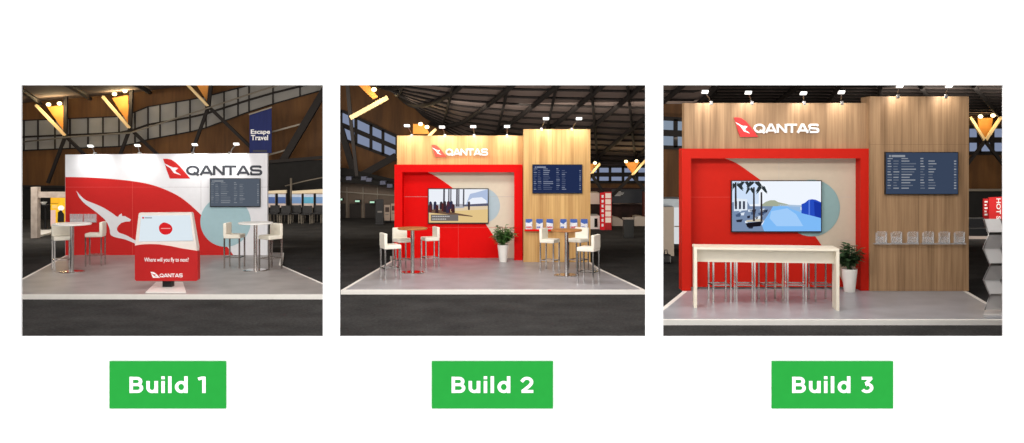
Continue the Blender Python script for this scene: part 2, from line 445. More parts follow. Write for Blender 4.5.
window(3, [(588, 166.5), (660, 166.5)], [(588, 182), (660, 182)], [588, 598, 610, 623, 637, 651], PANE2, 'blue daylit clerestory panes beyond the timber tower', .52, fw=.12)
mb = MB(); mb.rect(654, 104, 700, 244, 33.2, .2, TIMBER); struct(mb.build('wall_alcove'), 'brown timber wall section left of the counter stand')
window(4, [(655, 118), (690, 120)], [(655, 147), (690, 148)], [656, 675.5, 690], PANE3, 'pale daylit clerestory panes left of the counter stand', .5, D=33.0, fw=.13)
window(5, [(966, 127), (1010, 127)], [(966, 153), (1010, 153)], [967, 979, 992, 1006], PANE2, 'blue daylit panes behind the lit truss', .5, fw=.16)

# roof trusses --------------------------------------------------------------
def truss(label, node, arms, panel, lamps, legs, mast=None, D=44.6, aw=.115, power=60, bs=.85):
    t = thing('roof_truss', label, 'truss', W(node[0], node[1], D), group='lit timber roof trusses')
    for a, lit in arms:
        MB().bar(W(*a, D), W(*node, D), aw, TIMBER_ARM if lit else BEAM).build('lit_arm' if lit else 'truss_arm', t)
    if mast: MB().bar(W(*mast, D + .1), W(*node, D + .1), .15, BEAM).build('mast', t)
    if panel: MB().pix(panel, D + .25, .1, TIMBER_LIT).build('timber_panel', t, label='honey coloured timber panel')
    for l in legs: MB().bar(W(*node, D - .02), W(*l, D - .02), .13, BEAM).build('truss_leg', t)
    for (x, y) in lamps:
        p = W(x, y, D - .15)
        b = MB().lathe([(r_ * bs, z_ * bs) for r_, z_ in ((0, .1), (.09, .07), (.12, 0), (.09, -.07), (0, -.1))], BULB, 12, p); o = b.build('flood_lamp', t)
        point('truss_lamp_light', W(x, y + 4, D - .32), power)
truss('timber truss with two flood lamps, leftmost of the left opening', (65.5, 136), [((36, 105), True)], [(47, 107), (63, 105), (64.5, 132)], [(48.5, 104.5), (59.5, 103.5)], [(48, 183), (88, 158)], (66, 80), power=42)
truss('timber truss with two flood lamps above the middle of the white stand', (130, 128.5), [((102.5, 96.5), True)], [(112, 98), (128, 95), (129, 125)], [(114.5, 94), (125, 91)], [(119, 158), (160, 157)], (132, 78), power=42)
truss('timber truss cut by the top edge above the departures screen of the white stand', (208.5, 106.5), [((185, 82), True)], [(192, 78), (211, 78), (208, 103)], [], [(192, 152), (262, 158)], (212, 76), power=60)
point('truss_lamp_light', W(200, 80, 44.2), 60)
truss('timber truss with a flood lamp in the top left corner of the middle opening', (350.5, 118), [((388, 97.5), True)], [(356, 83), (367, 83), (378, 97), (373, 99)], [(374, 89.5)], [(357, 176)], (347, 78), aw=.18, power=38, D=40)
truss('small lit truss behind the top left of the timber header', (428, 137), [((436, 129), True)], [(413, 124), (424, 124), (430, 134), (413, 134)], [(420.5, 124), (427, 127)], [(428, 150)], power=12, D=38, aw=.1, bs=.7)
truss('small lit truss just right of the timber tower', (591, 174), [((600, 163.5), True)], [(587, 164), (597, 163.5), (591, 172)], [(595, 163)], [(585, 190), (612, 205)], power=9, D=42, aw=.09, bs=.6)
truss('lit truss at the right edge of the middle opening', (632, 175.5), [((645.5, 160), True)], [(624, 162), (640, 162), (632.5, 174)], [(626, 161.5), (636.5, 161)], [(612, 196), (650, 196)], power=10, D=42, aw=.09, bs=.6)
truss('lit V truss at the right edge of the right opening', (985, 141), [((970, 117), True), ((1001, 117), True)], [(978, 118), (993, 118), (991, 131), (985, 139), (979, 131)], [(980.5, 116.5), (993, 115.5)], [(966, 166), (1006, 168)], aw=.12, power=16)
t = thing('roof_brace', 'dark raking brace with two steel rails right of the navy banner', 'brace', W(280, 166, 44.4))
MB().bar(W(326, 88, 44.4), W(280, 166, 44.4), .3, BEAM).build('brace_beam', t)
MB().bar(W(268, 133, 44.5), W(305, 123, 44.5), .07, STEEL).build('steel_rail', t)
MB().bar(W(268, 155, 44.5), W(290, 149, 44.5), .07, STEEL).build('steel_rail', t)
t = thing('cable_rail', 'long steel cable rail strung across the trusses', 'rail', W(130, 138, 44.2))
MB().tube([W(22, 142, 44.2), W(70, 137, 44.2), W(130, 133, 44.2), W(165, 122, 44.2), W(208, 108, 44.2), W(262, 90, 44.2), W(326, 72, 44.2)], .035, STEEL, 6).build('cable', t)
t = thing('roof_brace', 'dark crossed braces on the brown wall left of the red frame', 'brace', W(357, 178, 45))
MB().bar(W(357, 178, 45), W(396, 156, 45), .3, BEAM).build('brace_beam', t)
MB().bar(W(340, 125, 45), W(356, 180, 45), .26, BEAM).build('brace_beam', t)
# hanging banner
t = thing('hanging_banner', 'navy blue hanging banner reading Escape Travel above the white stand', 'banner', W(260, 150, 43.8))
MB().pix([(249.5, 114), (271.5, 107), (271.5, 153), (249.5, 153)], 43.8, .04, NAVY).build('banner_cloth', t)
m = MB(); m.text('Escape', 250.8, 129.5, 270, 135.2, lambda x, y: 43.77, .01, SIGNW, .02); m.text('Travel', 251, 135, 268, 140.2, 43.77, .01, SIGNW, .02)
m.rect(253, 150, 267, 152, 43.77, .01, CHAR); m.build('lettering', t)
MB().bar(W(249, 114.5, 43.75), W(272, 107.2, 43.75), .06, STEEL).build('hanging_rail', t)

# ================================================================== SHARED FURNITURE
def make_stool(label):
    t = thing('bar_stool', label, 'stool', group='white bar stools')
    MB().box((-.21, -.21, .74), (.21, .21, .84), LEATHER, .02).build('seat', t)
    MB().box((-.22, -.21, .80), (-.14, .21, 1.12), LEATHER, .02).build('backrest', t)
    for sx in (-1, 1):
        for sy in (-1, 1):
            MB().box((sx * .19 - .016, sy * .19 - .016, 0), (sx * .19 + .016, sy * .19 + .016, .745), CHROME).build('leg', t)
    m = MB()
    for sy in (-1, 1): m.box((-.175, sy * .19 - .01, .26), (.175, sy * .19 + .01, .285), CHROME)
    for sx in (-1, 1): m.box((sx * .19 - .01, -.175, .26), (sx * .19 + .01, .175, .285), CHROME)
    m.build('footrest', t)
    return t
STOOL = make_stool('white bar stool')
first = [True]
def stool(px, py, yaw, label, s, group):
    global STOOL
    if first[0]:
        first[0] = False; o = STOOL; o.location = onplat(px, py); o.rotation_euler = (0, 0, R(yaw)); o.scale = (s, s, s); o['label'] = label
    else: o = dup(STOOL, onplat(px, py), R(yaw), label, s)
    o['group'] = group
def bar_table(px, py, r, h, label, top, base, edge):
    p = onplat(px, py)
    t = thing('bar_table', label, 'table', p, group='round bar tables')
    MB().lathe([(0, h), (r - .01, h), (r, h - .008), (r, h - .03), (r - .012, h - .04), (0, h - .04)], top, 48, p).build('tabletop', t)
    MB().lathe([(.0, h - .04), (.12, h - .04), (.12, h - .055), (.048, h - .06), (.048, .03), (0, .03)], CHROME, 24, p).build('column', t)
    MB().lathe([(0, .032), (.06, .03), (.27, .022), (.31, .012), (.31, .0), (0, 0)], base, 48, p).build('base_disc', t)
def arm_light(label, base, head, D, power, wallz_py, fwd=.45, group=None, hw=.16, bright=True):
    """clamp on the wall top, thin arm, flat flood head leaning out over the wall"""
    b = W(base[0], base[1], D + .05); hd = D - fwd
    h = W(head[0], head[1], hd)
    t = thing('arm_spotlight', label, 'spotlight', b, group=group)
    MB().box((b.x - .035, b.y - .06, b.z - .05), (b.x + .035, b.y + .06, b.z + .04), DARKCHROME, .008).build('clamp', t)
    MB().tube([b, b + (h - b) * .3 + Vector((0, 0, .03)), h], .013, DARKCHROME, 6).build('arm', t)
    rot = Matrix.Translation(h) @ Matrix.Rotation(R(-28), 4, 'X')
    hd_ = MB().box((-hw * .5, -.05, -.01), (hw * .5, .05, .014), WHITE, .006, rot).build('lamp_head', t)
    MB().box((-hw * .45, -.045, -.018), (hw * .45, .045, -.01), LAMPW, 0, rot).build('lens', hd_)
    MB().box((-hw * .42, -.054, -.006), (hw * .42, -.048, .010), LAMPW, 0, rot).build('lamp_rim', hd_)
    spot('arm_spot_light', h + Vector((0, .04, -.06)), W(base[0], wallz_py, D), power, 120)
def seg_rows(m, x0, y0, x1, y1, D, cols, rows, mats, fill=.5, jitter=True, rnd=None):
    """rows of short bars: lines of text too small to read"""
    rnd = rnd or random.Random(3)
    for r_ in range(rows):
        ya = y0 + (y1 - y0) * r_ / rows; yb = ya + (y1 - y0) / rows * fill
        for c0, c1 in cols:
            k = c0 + (c1 - c0) * (rnd.uniform(.5, 1) if jitter else 1)
            m.rect(x0 + (x1 - x0) * c0, ya, x0 + (x1 - x0) * k, yb, D, .001, rnd.choice(mats))
def platform(label, pts_front, vinyl, trim=.07):
    """raised floor: outline in plan (x, D) listed front-left, front-right, ... ; white trim all round"""
    c = Vector((sum(p[0] for p in pts_front) / len(pts_front), sum(p[1] for p in pts_front) / len(pts_front), 0))
    t = thing('platform', label, 'platform', c)
    MB().prism([(x, y, 0.0) for x, y in pts_front], (0, 0, .094), TRIMW).build('edge_trim', t, label='white edge trim')
    n = len(pts_front); ins = []
    for i in range(n):
        p0, p1, p2 = (Vector((*pts_front[(i + k) % n], 0)) for k in (-1, 0, 1))
        a = (p1 - p0).normalized(); b = (p2 - p1).normalized()
        na = Vector((-a.y, a.x, 0)); nb = Vector((-b.y, b.x, 0)); bis = (na + nb).normalized()
        ins.append(p1 + bis * trim / max(.3, bis.dot(na)))
    MB().prism([(p.x, p.y, .05) for p in ins], (0, 0, .05), vinyl).build('vinyl_floor', t)
    return t

# ================================================================== STAND 1 (left opening)
D1 = 28.9
platform('grey vinyl platform with white edge under the white and red stand',
         [(-11.2, 21.25), (-3.95, 21.25), (-3.97, 22.3), (-6.1, 26.5), (-6.75, 29.6), (-13.1, 29.6), (-12.9, 28.9), (-11.7, 23.9)], VINYL1, .08)
t = thing('exhibition_wall', 'white stand wall printed with a red swoosh and kangaroo', 'stand wall', W(167, 255, D1))
MB().pix([(65.2, 154.6), (267.4, 153.2), (267.4, 255.5), (65.2, 255.5)], D1, .12, B1WHITE).build('wall_panel', t)
red_edge = spline([(65.4, 177), (90, 177.6), (115, 179.3), (140, 182.3), (160, 187.5), (180, 197), (197, 211), (210, 225), (222, 240), (233.5, 255.3)], 5)
MB().pix(red_edge + [(65.4, 255.3)], D1 - .005, .005, B1RED).build('red_swoosh', t, label='red printed swoosh')
MB().pix(circle(225.5, 221.6, 25.2, 48), D1 - .009, .004, TEAL).build('teal_circle', t, label='pale teal printed circle')
roo = spline([(76.3, 190.8), (80.5, 195.7), (86, 200.3), (96, 204.3), (105, 208.6), (113, 213.8), (116.5, 216.6)], 3)[:-1] + [(118, 217), (119, 215.2), (121.6, 213.4), (122, 216), (125, 216.2), (131, 219.6), (130, 221.4), (125.6, 221.6), (121, 223)] + \
      spline([(118.5, 225.5), (116.8, 229), (119, 232.6), (126, 235.2), (134, 239.6), (143, 245)], 3) + [(141, 247)] + spline([(133, 242.6), (125, 239.4), (116, 237.4), (110.6, 234.8), (109.6, 229), (106.4, 221.6), (100, 215.2), (92, 209), (84, 203), (79, 197)], 3)
MB().pix(roo, D1 - .009, .004, B1WHITE).build('kangaroo_print', t, label='white leaping kangaroo silhouette')
m = MB(); m.strokes('QANTAS', 186, 165.7, 262.3, 175.2, D1 - .010, .008, CHAR, .235, .03); m.build('lettering', t, label='charcoal printed lettering')
emblem(MB(), 163, 158.8, 190.3, 178.6, D1 - .006, .006, B1RED, B1WHITE).build('tail_emblem', t, label='red tail fin emblem')
m = MB()
m.rect(160, 187, 209, 187.25, D1 - .004, .004, SEAM); m.rect(261, 187, 267.3, 187.25, D1 - .004, .004, SEAM); m.rect(200.8, 180, 201.05, 210, D1 - .004, .004, SEAM)
m.rect(132.3, 182, 132.6, 255, D1 - .007, .003, REDSEAM); m.rect(66, 187, 158, 187.25, D1 - .007, .003, REDSEAM)
m.build('panel_seam', t)
for i, (b, h) in enumerate([((95, 153.6), (90.6, 146)), ((139.5, 153.4), (137.6, 145.4)), ((193, 153.2), (194.8, 144.6)), ((230, 153), (236.4, 144))]):
    arm_light(['white arm light on the white wall, leftmost of four', 'white arm light on the white wall, second from the left', 'white arm light above the charcoal lettering', 'white arm light above the departures screen of the white wall'][i], b, h, D1, 52, 163, group='arm lights on the white stand', hw=.17)

def departures(label, x0, y0, x1, y1, D, base, skew=0.0, red=False, hilite=(200, 205, 215)):
    t = thing('departures_screen', label, 'screen', W((x0 + x1) / 2, y1, D), group='wall mounted departures screens')
    MB().rect(x0, y0, x1, y1, D - .07, .07, BLACK).build('bezel', t)
    nm = f'screen_{base[0]}_{base[1]}_{base[2]}'
    w, h = x1 - x0, y1 - y0
    dsp = MB().rect(x0 + .6, y0 + .6, x1 - .6, y1 - .8, D - .073, .003, glow(nm, base, 1)).build('display', t)
    a, b = glow(nm + 'a', hilite, .6), glow(nm + 'b', tuple((v + u) // 2 for v, u in zip(base, hilite)), .7)
    m = MB(); dd = D - .0745
    m.rect(x0 + w * .05, y0 + h * .07, x0 + w * .075, y0 + h * .12, dd, .001, a); m.rect(x0 + w * .085, y0 + h * .07, x0 + w * .27, y0 + h * .12, dd, .001, a)
    m.rect(x0 + w * .03, y0 + h * .145, x0 + w * .1, y0 + h * .165, dd, .001, a); m.rect(x0 + w * .22, y0 + h * .145, x0 + w * .31, y0 + h * .165, dd, .001, a); m.rect(x0 + w * .48, y0 + h * .14, x0 + w * .52, y0 + h * .165, dd, .001, a)
    rr = random.Random(int(x0))
    seg_rows(m, x0, y0 + h * .2, x1, y1 - h * .1, dd, [(.03, .09), (.11, .19), (.22, .42), (.48, .55), (.59, .70)], 11, [a, b, b], .38, True, rr)
    seg_rows(m, x0, y0 + h * .2, x1, y1 - h * .1, dd, [(.94, .97)], 11, [a, b], .45, False, rr)
    m.build('text_rows', dsp, label='rows of pale flight text')
departures('wall screen of flight rows on the white wall under charcoal lettering', 209.8, 178.3, 260.2, 207, D1, (84, 92, 104), hilite=(170, 176, 184))

# acrylic brochure racks on the red swoosh
def rack(label, x0, x1, y0, y1, D, n, group, name='brochure_rack', m_=ACR2, th=.09):
    t = thing(name, label, 'rack', W((x0 + x1) / 2, y1, D), group=group)
    MB().rect(x0, y0, x1, y1, D - .012, .008, m_).build('back_plate', t)
    MB().rect(x0, y0 + (y1 - y0) * .55, x1, y1, D - th, .006, m_).build('front_lip', t)
    m = MB(); w = (x1 - x0) / n
    for i in range(n + 1): m.rect(x0 + i * w - .12, y0, x0 + i * w + .12, y1, D - th, th - .012, ACR2)
    m.build('divider', t)
    MB().rect(x0, y1 - .3, x1, y1, D - th, th - .01, m_).build('bottom_plate', t)
rack('clear acrylic brochure rack on the red swoosh behind the left table', 70, 82.4, 214, 222.4, D1 - .01, 3, 'acrylic racks on the red swoosh')
rack('clear acrylic brochure rack on the red swoosh beside the kangaroo leg', 84.2, 95.6, 214, 222.4, D1 - .01, 3, 'acrylic racks on the red swoosh')

bar_table(72, 272, .46, 1.22, 'round white bar table left of the red kiosk', TOPWHITE, CHROME, None)
bar_table(255.5, 270.5, .43, 1.22, 'round white bar table under the departures screen at right', TOPWHITE, CHROME, None)
G1 = 'white bar stools on the kangaroo stand'
stool(62, 270.5, -58, 'white bar stool at the far left, behind the left white table', 1.05, G1)
stool(95.5, 265.5, 188, 'white bar stool right of the left white table, against the red swoosh', 1.03, G1)
stool(234.5, 267.5, -4, 'white bar stool left of the white table under the departures screen', 1.04, G1)
stool(270.5, 269, 232, 'white bar stool right of the white table at the end of the white wall', 1.04, G1)

# kiosk
DK = 22.2
kd = lambda x, y: DK + max(0.0, (247 - y)) / 37.0 * .30
KRED = mat('kiosk_red_paint', (186, 34, 34), 0.4, spec=.35)
KBODY = mat('kiosk_pale_housing', (214, 204, 196), 0.45)
t = thing('touchscreen_kiosk', 'red touchscreen kiosk at the front of the white stand', 'kiosk', W(166, 289, DK))
MB().pix([(138.6, 214), (139.6, 212.8), (190.6, 212.4), (191.6, 213.4), (197.4, 247), (197.4, 252), (134.8, 247)], kd, .14, KBODY).build('screen_housing', t)
MB().pix([(134.8, 245.6), (141, 244.6), (150, 244.2), (159, 244.6), (170, 246.2), (182, 248.6), (197.6, 251), (197.6, 279.4), (196.2, 281), (136.2, 281), (134.8, 279.4)], lambda x, y: DK - .02, .18, KRED).build('front_panel', t)
m = MB(); kd2 = lambda x, y: kd(x, y) - .006
scr = [(141, 215.6), (190.2, 215.2), (193, 240.6), (139, 241.4)]
m.pix(scr, kd2, .004, glow('kiosk_screen', (226, 238, 246), .95))
ts_ = m.build('touchscreen', t)
m = MB(); kd3 = lambda x, y: kd(x, y) - .010
m.pix(spline([(165, 222.5), (170.5, 225), (172.4, 229.5), (169.4, 233.8), (164, 234.6), (159.8, 231.6), (159, 226.6), (161.6, 223.4)], 4, True), kd3, .003, glow('kiosk_red_blob', (222, 40, 44), .95))
m.rect(142.2, 217, 144, 218.6, kd3, .003, glow('kiosk_red_blob', (222, 40, 44))); m.rect(144.6, 217.3, 152, 218.4, kd3, .003, glow('kiosk_grey', (150, 160, 170)))
m.rect(161, 228, 170.4, 228.9, lambda x, y: kd(x, y) - .013, .002, glow('kiosk_pink', (240, 160, 160)))
m.build('screen_graphic', ts_)
m = MB(); m.text('Where will you fly to next?', 144.2, 257.6, 188.6, 263, DK - .026, .006, SIGNW, .006); m.strokes('QANTAS', 159.6, 273.6, 182.6, 277.2, DK - .026, .006, SIGNW, .2, .05)
m.build('lettering', t, label='white lettering')
emblem(MB(), 150.4, 271.8, 160.2, 277.8, DK - .024, .004, SIGNW, KRED).build('tail_emblem', t)
MB().rect(162.4, 279, 171.4, 287.6, DK + .05, .2, BLACK).build('stand_post', t)
b0, b1 = onplat(145.5, 293), onplat(186, 293); f0, f1 = onplat(151.5, 284.5), onplat(178.5, 284.5)
MB().prism([b0, b1, (f1.x, 23.1, .1), (f0.x, 23.1, .1)], (0, 0, .02), TOPWHITE).build('base_plate', t)

# background of the left opening -------------------------------------------
t = thing('black_drape', 'black drape wall behind the pale portal at far left', 'drape', W(40, 224, 44))
MB().rect(-30, 186, 110, 222, 44.2, .1, DARK).build('drape_cloth', t)
MB().bar(W(-30, 185.5, 44.1), W(110, 187.5, 44.1), .1, BEAM).build('drape_rail', t)
PORTAL = mat('weathered_pale_timber', (168, 156, 146), 0.8, noise=0.18, nscale=5)
t = thing('timber_portal', 'pale timber portal frame at the left edge of the left opening', 'portal', oncarpet(34, 237))
MB().rect(30.8, 187.2, 37.2, 238.2, 35.0, .25, PORTAL).build('post', t)
MB().rect(37.2, 192, 84, 197.6, 35.05, .2, PORTAL).build('beam', t)
MB().rect(80, 192, 86, 238, 35.05, .25, PORTAL).build('post', t)
YEL = mat('yellow_poster', (228, 180, 24), .6, noise=.1)
t = thing('poster_wall', 'yellow poster wall seen past the left end of the white stand', 'poster', oncarpet(60, 226))
MB().rect(50.6, 197.8, 79, 226.5, 37.5, .08, YEL).build('poster_panel', t)
m = MB(); m.pix(circle(61, 208, 3.2, 16, 2.6), 37.49, .01, WHITE); m.rect(50.6, 210, 55.5, 226, 37.49, .01, mat('pink_print', (206, 176, 172), .7)); m.rect(52, 205, 57, 208.4, 37.49, .01, mat('peach_print', (240, 190, 110), .7))
m.rect(50.7, 203.4, 58, 203.8, 37.49, .01, mat('brown_print', (150, 100, 20), .7)); m.rect(50.6, 198, 59.5, 203, 37.488, .005, mat('amber_print', (226, 168, 30), .7)); m.pix([(58, 212), (61, 210), (64, 214), (64, 222), (57.5, 222)], 37.485, .01, BLACK)
m.build('poster_print', t)
t = thing('display_plinth', 'low white plinth on the carpet under the yellow poster wall', 'plinth', oncarpet(46, 236))
MB().prism([oncarpet(37.6, 237.6), oncarpet(52.5, 233.5), oncarpet(53, 230.6), oncarpet(38.5, 230.6)], (0, 0, .06), TOPWHITE).build('base_slab', t)
m = MB(); m.box((X_(53.2, 35.6), 35.6, .0), (X_(72, 35.6), 36.3, .46), TOPWHITE, .02); m.build('bench_block', t)
t = thing('display_table', 'small black table with a white bowl inside the pale portal', 'table', oncarpet(45.5, 231))
p = oncarpet(45.5, 231) + Vector((0, 0, .06))
MB().lathe([(0, .95), (.2, .95), (.2, .90), (0, .90)], BLACK, 20, p).build('tabletop', t)
MB().lathe([(.04, .90), (.04, .03), (.16, .02), (.16, 0), (0, 0)], BLACK, 16, p).build('pedestal', t)
o = MB().lathe([(0, .96), (.06, .96), (.13, 1.05), (.115, 1.05), (.055, .98), (0, .975)], TOPWHITE, 16, p + Vector((-.06, -.02, -.005))).build('bowl'); tag(o, 'white bowl on the small black table at far left', 'bowl')

t = thing('black_drape', 'tall black backdrop behind the picture panels right of the white stand', 'drape', W(297, 221, 44))
MB().rect(255, 160, 338, 221, 44.0, .1, DARK).build('drape_cloth', t)
MB().bar(W(255, 163, 43.9), W(338, 156, 43.9), .14, BEAM).build('drape_rail', t)
t = thing('scaffold_bar', 'thin grey lighting bar hung before the black backdrop', 'bar', W(300, 180, 43.5))
MB().tube([W(285, 186, 43.5), W(305, 181, 43.5), W(335, 175, 43.5)], .03, STEEL, 6).build('bar_tube', t)
MB().tube([W(291, 178, 43.5), W(291, 220.3, 43.5)], .05, STEEL, 6).build('upright', t)
PB = [mat('sky_blue_picture', (112, 150, 200), .6, noise=.25, nscale=1.5), mat('deep_blue_picture', (70, 100, 160), .6, noise=.3, nscale=1.5), mat('aqua_picture', (90, 170, 205), .6, noise=.3, nscale=1.5)]
PALE = mat('pale_header_strip', (222, 206, 176), .6); PINK = mat('pale_pink_print', (206, 190, 182), .6); PSKY = mat('cloud_white_print', (190, 204, 226), .6, noise=.1)
names = ['leftmost picture panel, half hidden by the white wall', 'second picture panel, left of the black gap', 'first picture panel right of the black gap', 'aqua picture panel in the row right of the white stand', 'last picture panel at the right edge of the left opening']
for i, (a, b) in enumerate([(266.5, 275), (278, 285.6), (292, 301.4), (303.8, 313.4), (316, 327)]):
    t = thing('picture_panel', names[i], 'panel', W((a + b) / 2, 207.5, 42.5), group='blue picture panels by the wall')
    MB().rect(a, 193, b, 207.4, 42.5, .1, PINK).build('panel_board', t)
    m = MB(); m.rect(a, 197, b, 203.4, 42.49, .01, PB[(1, 1, 0, 2, 0)[i]]); m.rect(a, 194.4, b, 197, 42.49, .01, PSKY); m.build('picture', t)
    for q in (a + 1, b - 1.3): MB().rect(q, 207.4, q + .5, 221.8, 42.52, .04, STEEL).build('panel_leg', t)
for a, b, l in ((266, 286.5, 'pale header strip over the two left picture panels'), (292, 330, 'pale header strip over the three right picture panels')):
    t = thing('header_strip', l, 'header', W((a + b) / 2, 192, 42.3)); MB().pix([(a, 191), (b, 188.6 if a > 290 else 190), (b, 193.2), (a, 193.6)], 42.42, .12, PALE).build('header_board', t)
def dchair(label, px, py, s=1.0):
    p = oncarpet(px, py); t = thing('black_chair', label, 'chair', p, group='black chairs by the picture panels')
    q = lambda a, b: ((p.x + a[0] * s, p.y + a[1] * s, a[2] * s), (p.x + b[0] * s, p.y + b[1] * s, b[2] * s))
    MB().box(*q((-.22, -.2, .40), (.22, .2, .46)), BLACK, .01).build('seat', t)
    MB().box(*q((-.22, .17, .44), (.22, .21, .80)), BLACK, .01).build('backrest', t)
    for sx in (-1, 1):
        for sy in (-1, 1): MB().box(*q((sx * .19 - .015, sy * .17 - .015, 0), (sx * .19 + .015, sy * .17 + .015, .40)), STEEL).build('leg', t)
for i, px in enumerate((274, 285, 295.5, 306.5, 317.5)):
    dchair(['black chair nearest the end of the white wall', 'second black chair right of the white wall', 'black chair in the middle of the row under the panels', 'fourth black chair right of the white wall', 'black chair nearest the right edge of the left opening'][i], px, 223 + (i % 2) * .6, .92)

# ================================================================== STAND 2 (middle opening)
D2 = 28.1; DF2 = 27.6; DT2 = 27.15
platform('pale grey platform with white edge under the timber stand', [(-3.76, 21.95), (2.94, 21.95), (2.25, 25.85), (2.02, 28.7), (-3.5, 28.7), (-3.32, 27.6)], VINYL2, .09)
t = thing('exhibition_wall', 'golden timber stand wall with tower and bright red frame', 'stand wall', W(493, 258, D2))
MB().pix([(397, 135.6), (525, 135.6), (525, 168), (397, 168)], D2 - .1, .35, OAK2).build('header_panel', t, label='golden oak header')
MB().pix([(523.4, 129.2), (590.4, 129.2), (590.4, 262.1), (523.4, 262.1)], DT2, 1.2, OAK2).build('tower_panel', t, label='golden oak tower')
m = MB(); m.pix([(394.4, 164.8), (522.6, 164.8), (522.6, 260.2), (514.2, 260.2), (514.2, 172.2), (402.2, 172.2), (402.2, 260.2), (394.4, 260.2)], DF2, .62, RED2); m.build('red_frame', t, label='deep red box frame')
MB().rect(400, 168, 517, 258.2, D2, .12, CREAM2).build('back_panel', t, label='cream back panel')
MB().pix(spline([(425, 171), (437, 177), (452, 187.5), (466, 200), (478, 214), (489, 229), (498, 244), (504, 258)], 5) + [(401, 258), (401, 171)], D2 - .005, .005, RED2).build('red_swoosh', t, label='red painted swoosh')
MB().pix(circle(482.6, 205.6, 17.4, 48), D2 - .009, .004, CIRC2).build('blue_circle', t, label='pale blue printed circle')
m = MB()
for y in (196.6, 227.4): m.rect(402, y, 514, y + .25, D2 - .010, .003, REDSEAM if y > 200 else SEAM)
m.rect(458.2, 224, 458.45, 258, D2 - .010, .003, REDSEAM); m.build('panel_seam', t)
for i, (a, b) in enumerate(((524.6, 553.6), (559.4, 588.8))):
    MB().rect(a, 229.6, b, 231.2, DT2 - .14, .14, RED2).build('red_ledge', t, label='thin red brochure ledge')
def logo(label, eb, lb, D, th, red, roo_, letters, bold=.014):
    t = thing('logo_sign', label, 'sign', W((eb[0] + lb[2]) / 2, eb[3], D))
    emblem(MB(), *eb, D - th, th, red, roo_).build('tail_emblem', t, label='red tail fin emblem')
    MB().strokes('QANTAS', *lb, D - th, th, letters, .22, .02).build('lettering', t, label='raised white letters')
ORED = mat('orange_red_acrylic', (206, 70, 48), .4)
logo('raised white logo letters with orange red tail emblem on golden header', (431.6, 144.8, 446.6, 156.9), (445.6, 148.8, 488, 155.4), D2 - .1, .05, ORED, WHITE, WHITE)
heads = [((412, 135.4), (407, 125.6)), ((445, 135.4), (442, 127)), ((474, 135.4), (473.2, 126.6)), ((507, 135.4), (507, 126.4)), ((541.5, 129.1), (546, 118.6)), ((571.6, 129.1), (579, 118.6))]
labs = ['arm light at the left end of the golden header', 'arm light directly above the tail emblem of the golden header', 'arm light above the middle letters of the golden header', 'arm light at the right end of the golden header', 'left arm light on top of the golden tower', 'right arm light on top of the golden tower']
for (b, h), l in zip(heads, labs):
    arm_light(l, b, h, (DT2 if b[0] > 530 else D2 - .1), 42, b[1] + 9, group='arm lights on the golden timber stand', hw=.17)

def tv(label, x0, y0, x1, y1, D, paint):
    t = thing('television', label, 'television', W((x0 + x1) / 2, y1, D), group='wall mounted televisions')
    MB().rect(x0, y0, x1, y1, D - .08, .08, BLACK).build('bezel', t)
    m = MB(); paint(m, x0 + .8, y0 + .8, x1 - .8, y1 - 1.2, D - .083); m.build('display', t)
def U(x0, y0, x1, y1): return lambda P: [(x0 + u * (x1 - x0), y0 + v * (y1 - y0)) for u, v in P]
def beach(m, x0, y0, x1, y1, D):
    f = U(x0, y0, x1, y1); g = lambda P, c, k, s=1.0: m.pix(f(P), D - k * .0006, .0005 if k else .003, glow('beach%d_%d_%d' % c, c, s))
    g([(0, 0), (1, 0), (1, 1), (0, 1)], (236, 240, 248), 0)
    g([(.0, .56), (1, .5), (1, 1), (0, 1)], (226, 204, 170), 1)
    g([(.0, .74), (.35, .66), (1, .60), (1, 1), (0, 1)], (226, 196, 138), 2)
    g([(.62, .5), (.7, .14), (.8, .1), (.9, .05), (1, .0), (1, .48)], (176, 192, 222), 1)
    g([(.66, .36), (.74, .26), (.9, .24), (.98, .34), (.98, .46), (.66, .46)], (236, 240, 250), 2)
    g([(.6, .46), (1, .42), (1, .5), (.6, .52)], (92, 92, 112), 3)
    g([(.0, .46), (.6, .44), (.6, .56), (0, .6)], (176, 176, 184), 2)
    for a, w in ((.245, .03), (.33, .022), (.365, .02), (.465, .028), (.5, .02), (.58, .024)):
        g([(a, 0), (a + w, 0), (a + w * .9, .52), (a - w * .2, .52)], (84, 82, 92), 4)
    rr = random.Random(5)
    for k in range(17):
        a = rr.uniform(.0, .40); b = rr.uniform(.36, .5)
        g([(a, b), (a + .025, b - .03), (a + .045, b), (a + .05, b + .22), (a - .005, b + .22)], [(52, 40, 46), (92, 42, 40), (48, 50, 74)][k % 3], 5)
    g([(.66, .38), (.685, .36), (.7, .4), (.695, .62), (.665, .62)], (60, 50, 56), 5)
    g([(.0, .6), (.2, .62), (.42, .7), (.74, .8), (.74, .825), (.4, .77), (.1, .72), (0, .7)], (110, 84, 68), 4)
    g([(.035, .76), (.5, .76), (.5, .95), (.035, .95)], (112, 106, 104), 6)
    for y, e in ((.80, .36), (.88, .28)):
        a = .06
        while a < e:
            g([(a, y), (a + .022, y), (a + .022, y + .03), (a, y + .03)], (200, 198, 196), 7); a += .03
tv('wall television showing a beach with people, inside the golden stand frame', 428, 188.4, 488.6, 223.8, D2, beach)
departures('navy departures screen on the golden timber tower', 532.3, 164.4, 582.4, 193.6, DT2, (33, 45, 80), hilite=(170, 180, 205))
cov = [mat('brochure_white', (226, 228, 232), .5), mat('brochure_blue', (58, 92, 168), .5), mat('brochure_red', (190, 44, 48), .5)]
HG, BG = 'acrylic holders on the golden tower', 'brochures on the golden tower'
ordn = ['first', 'second', 'third', 'fourth', 'fifth', 'sixth']
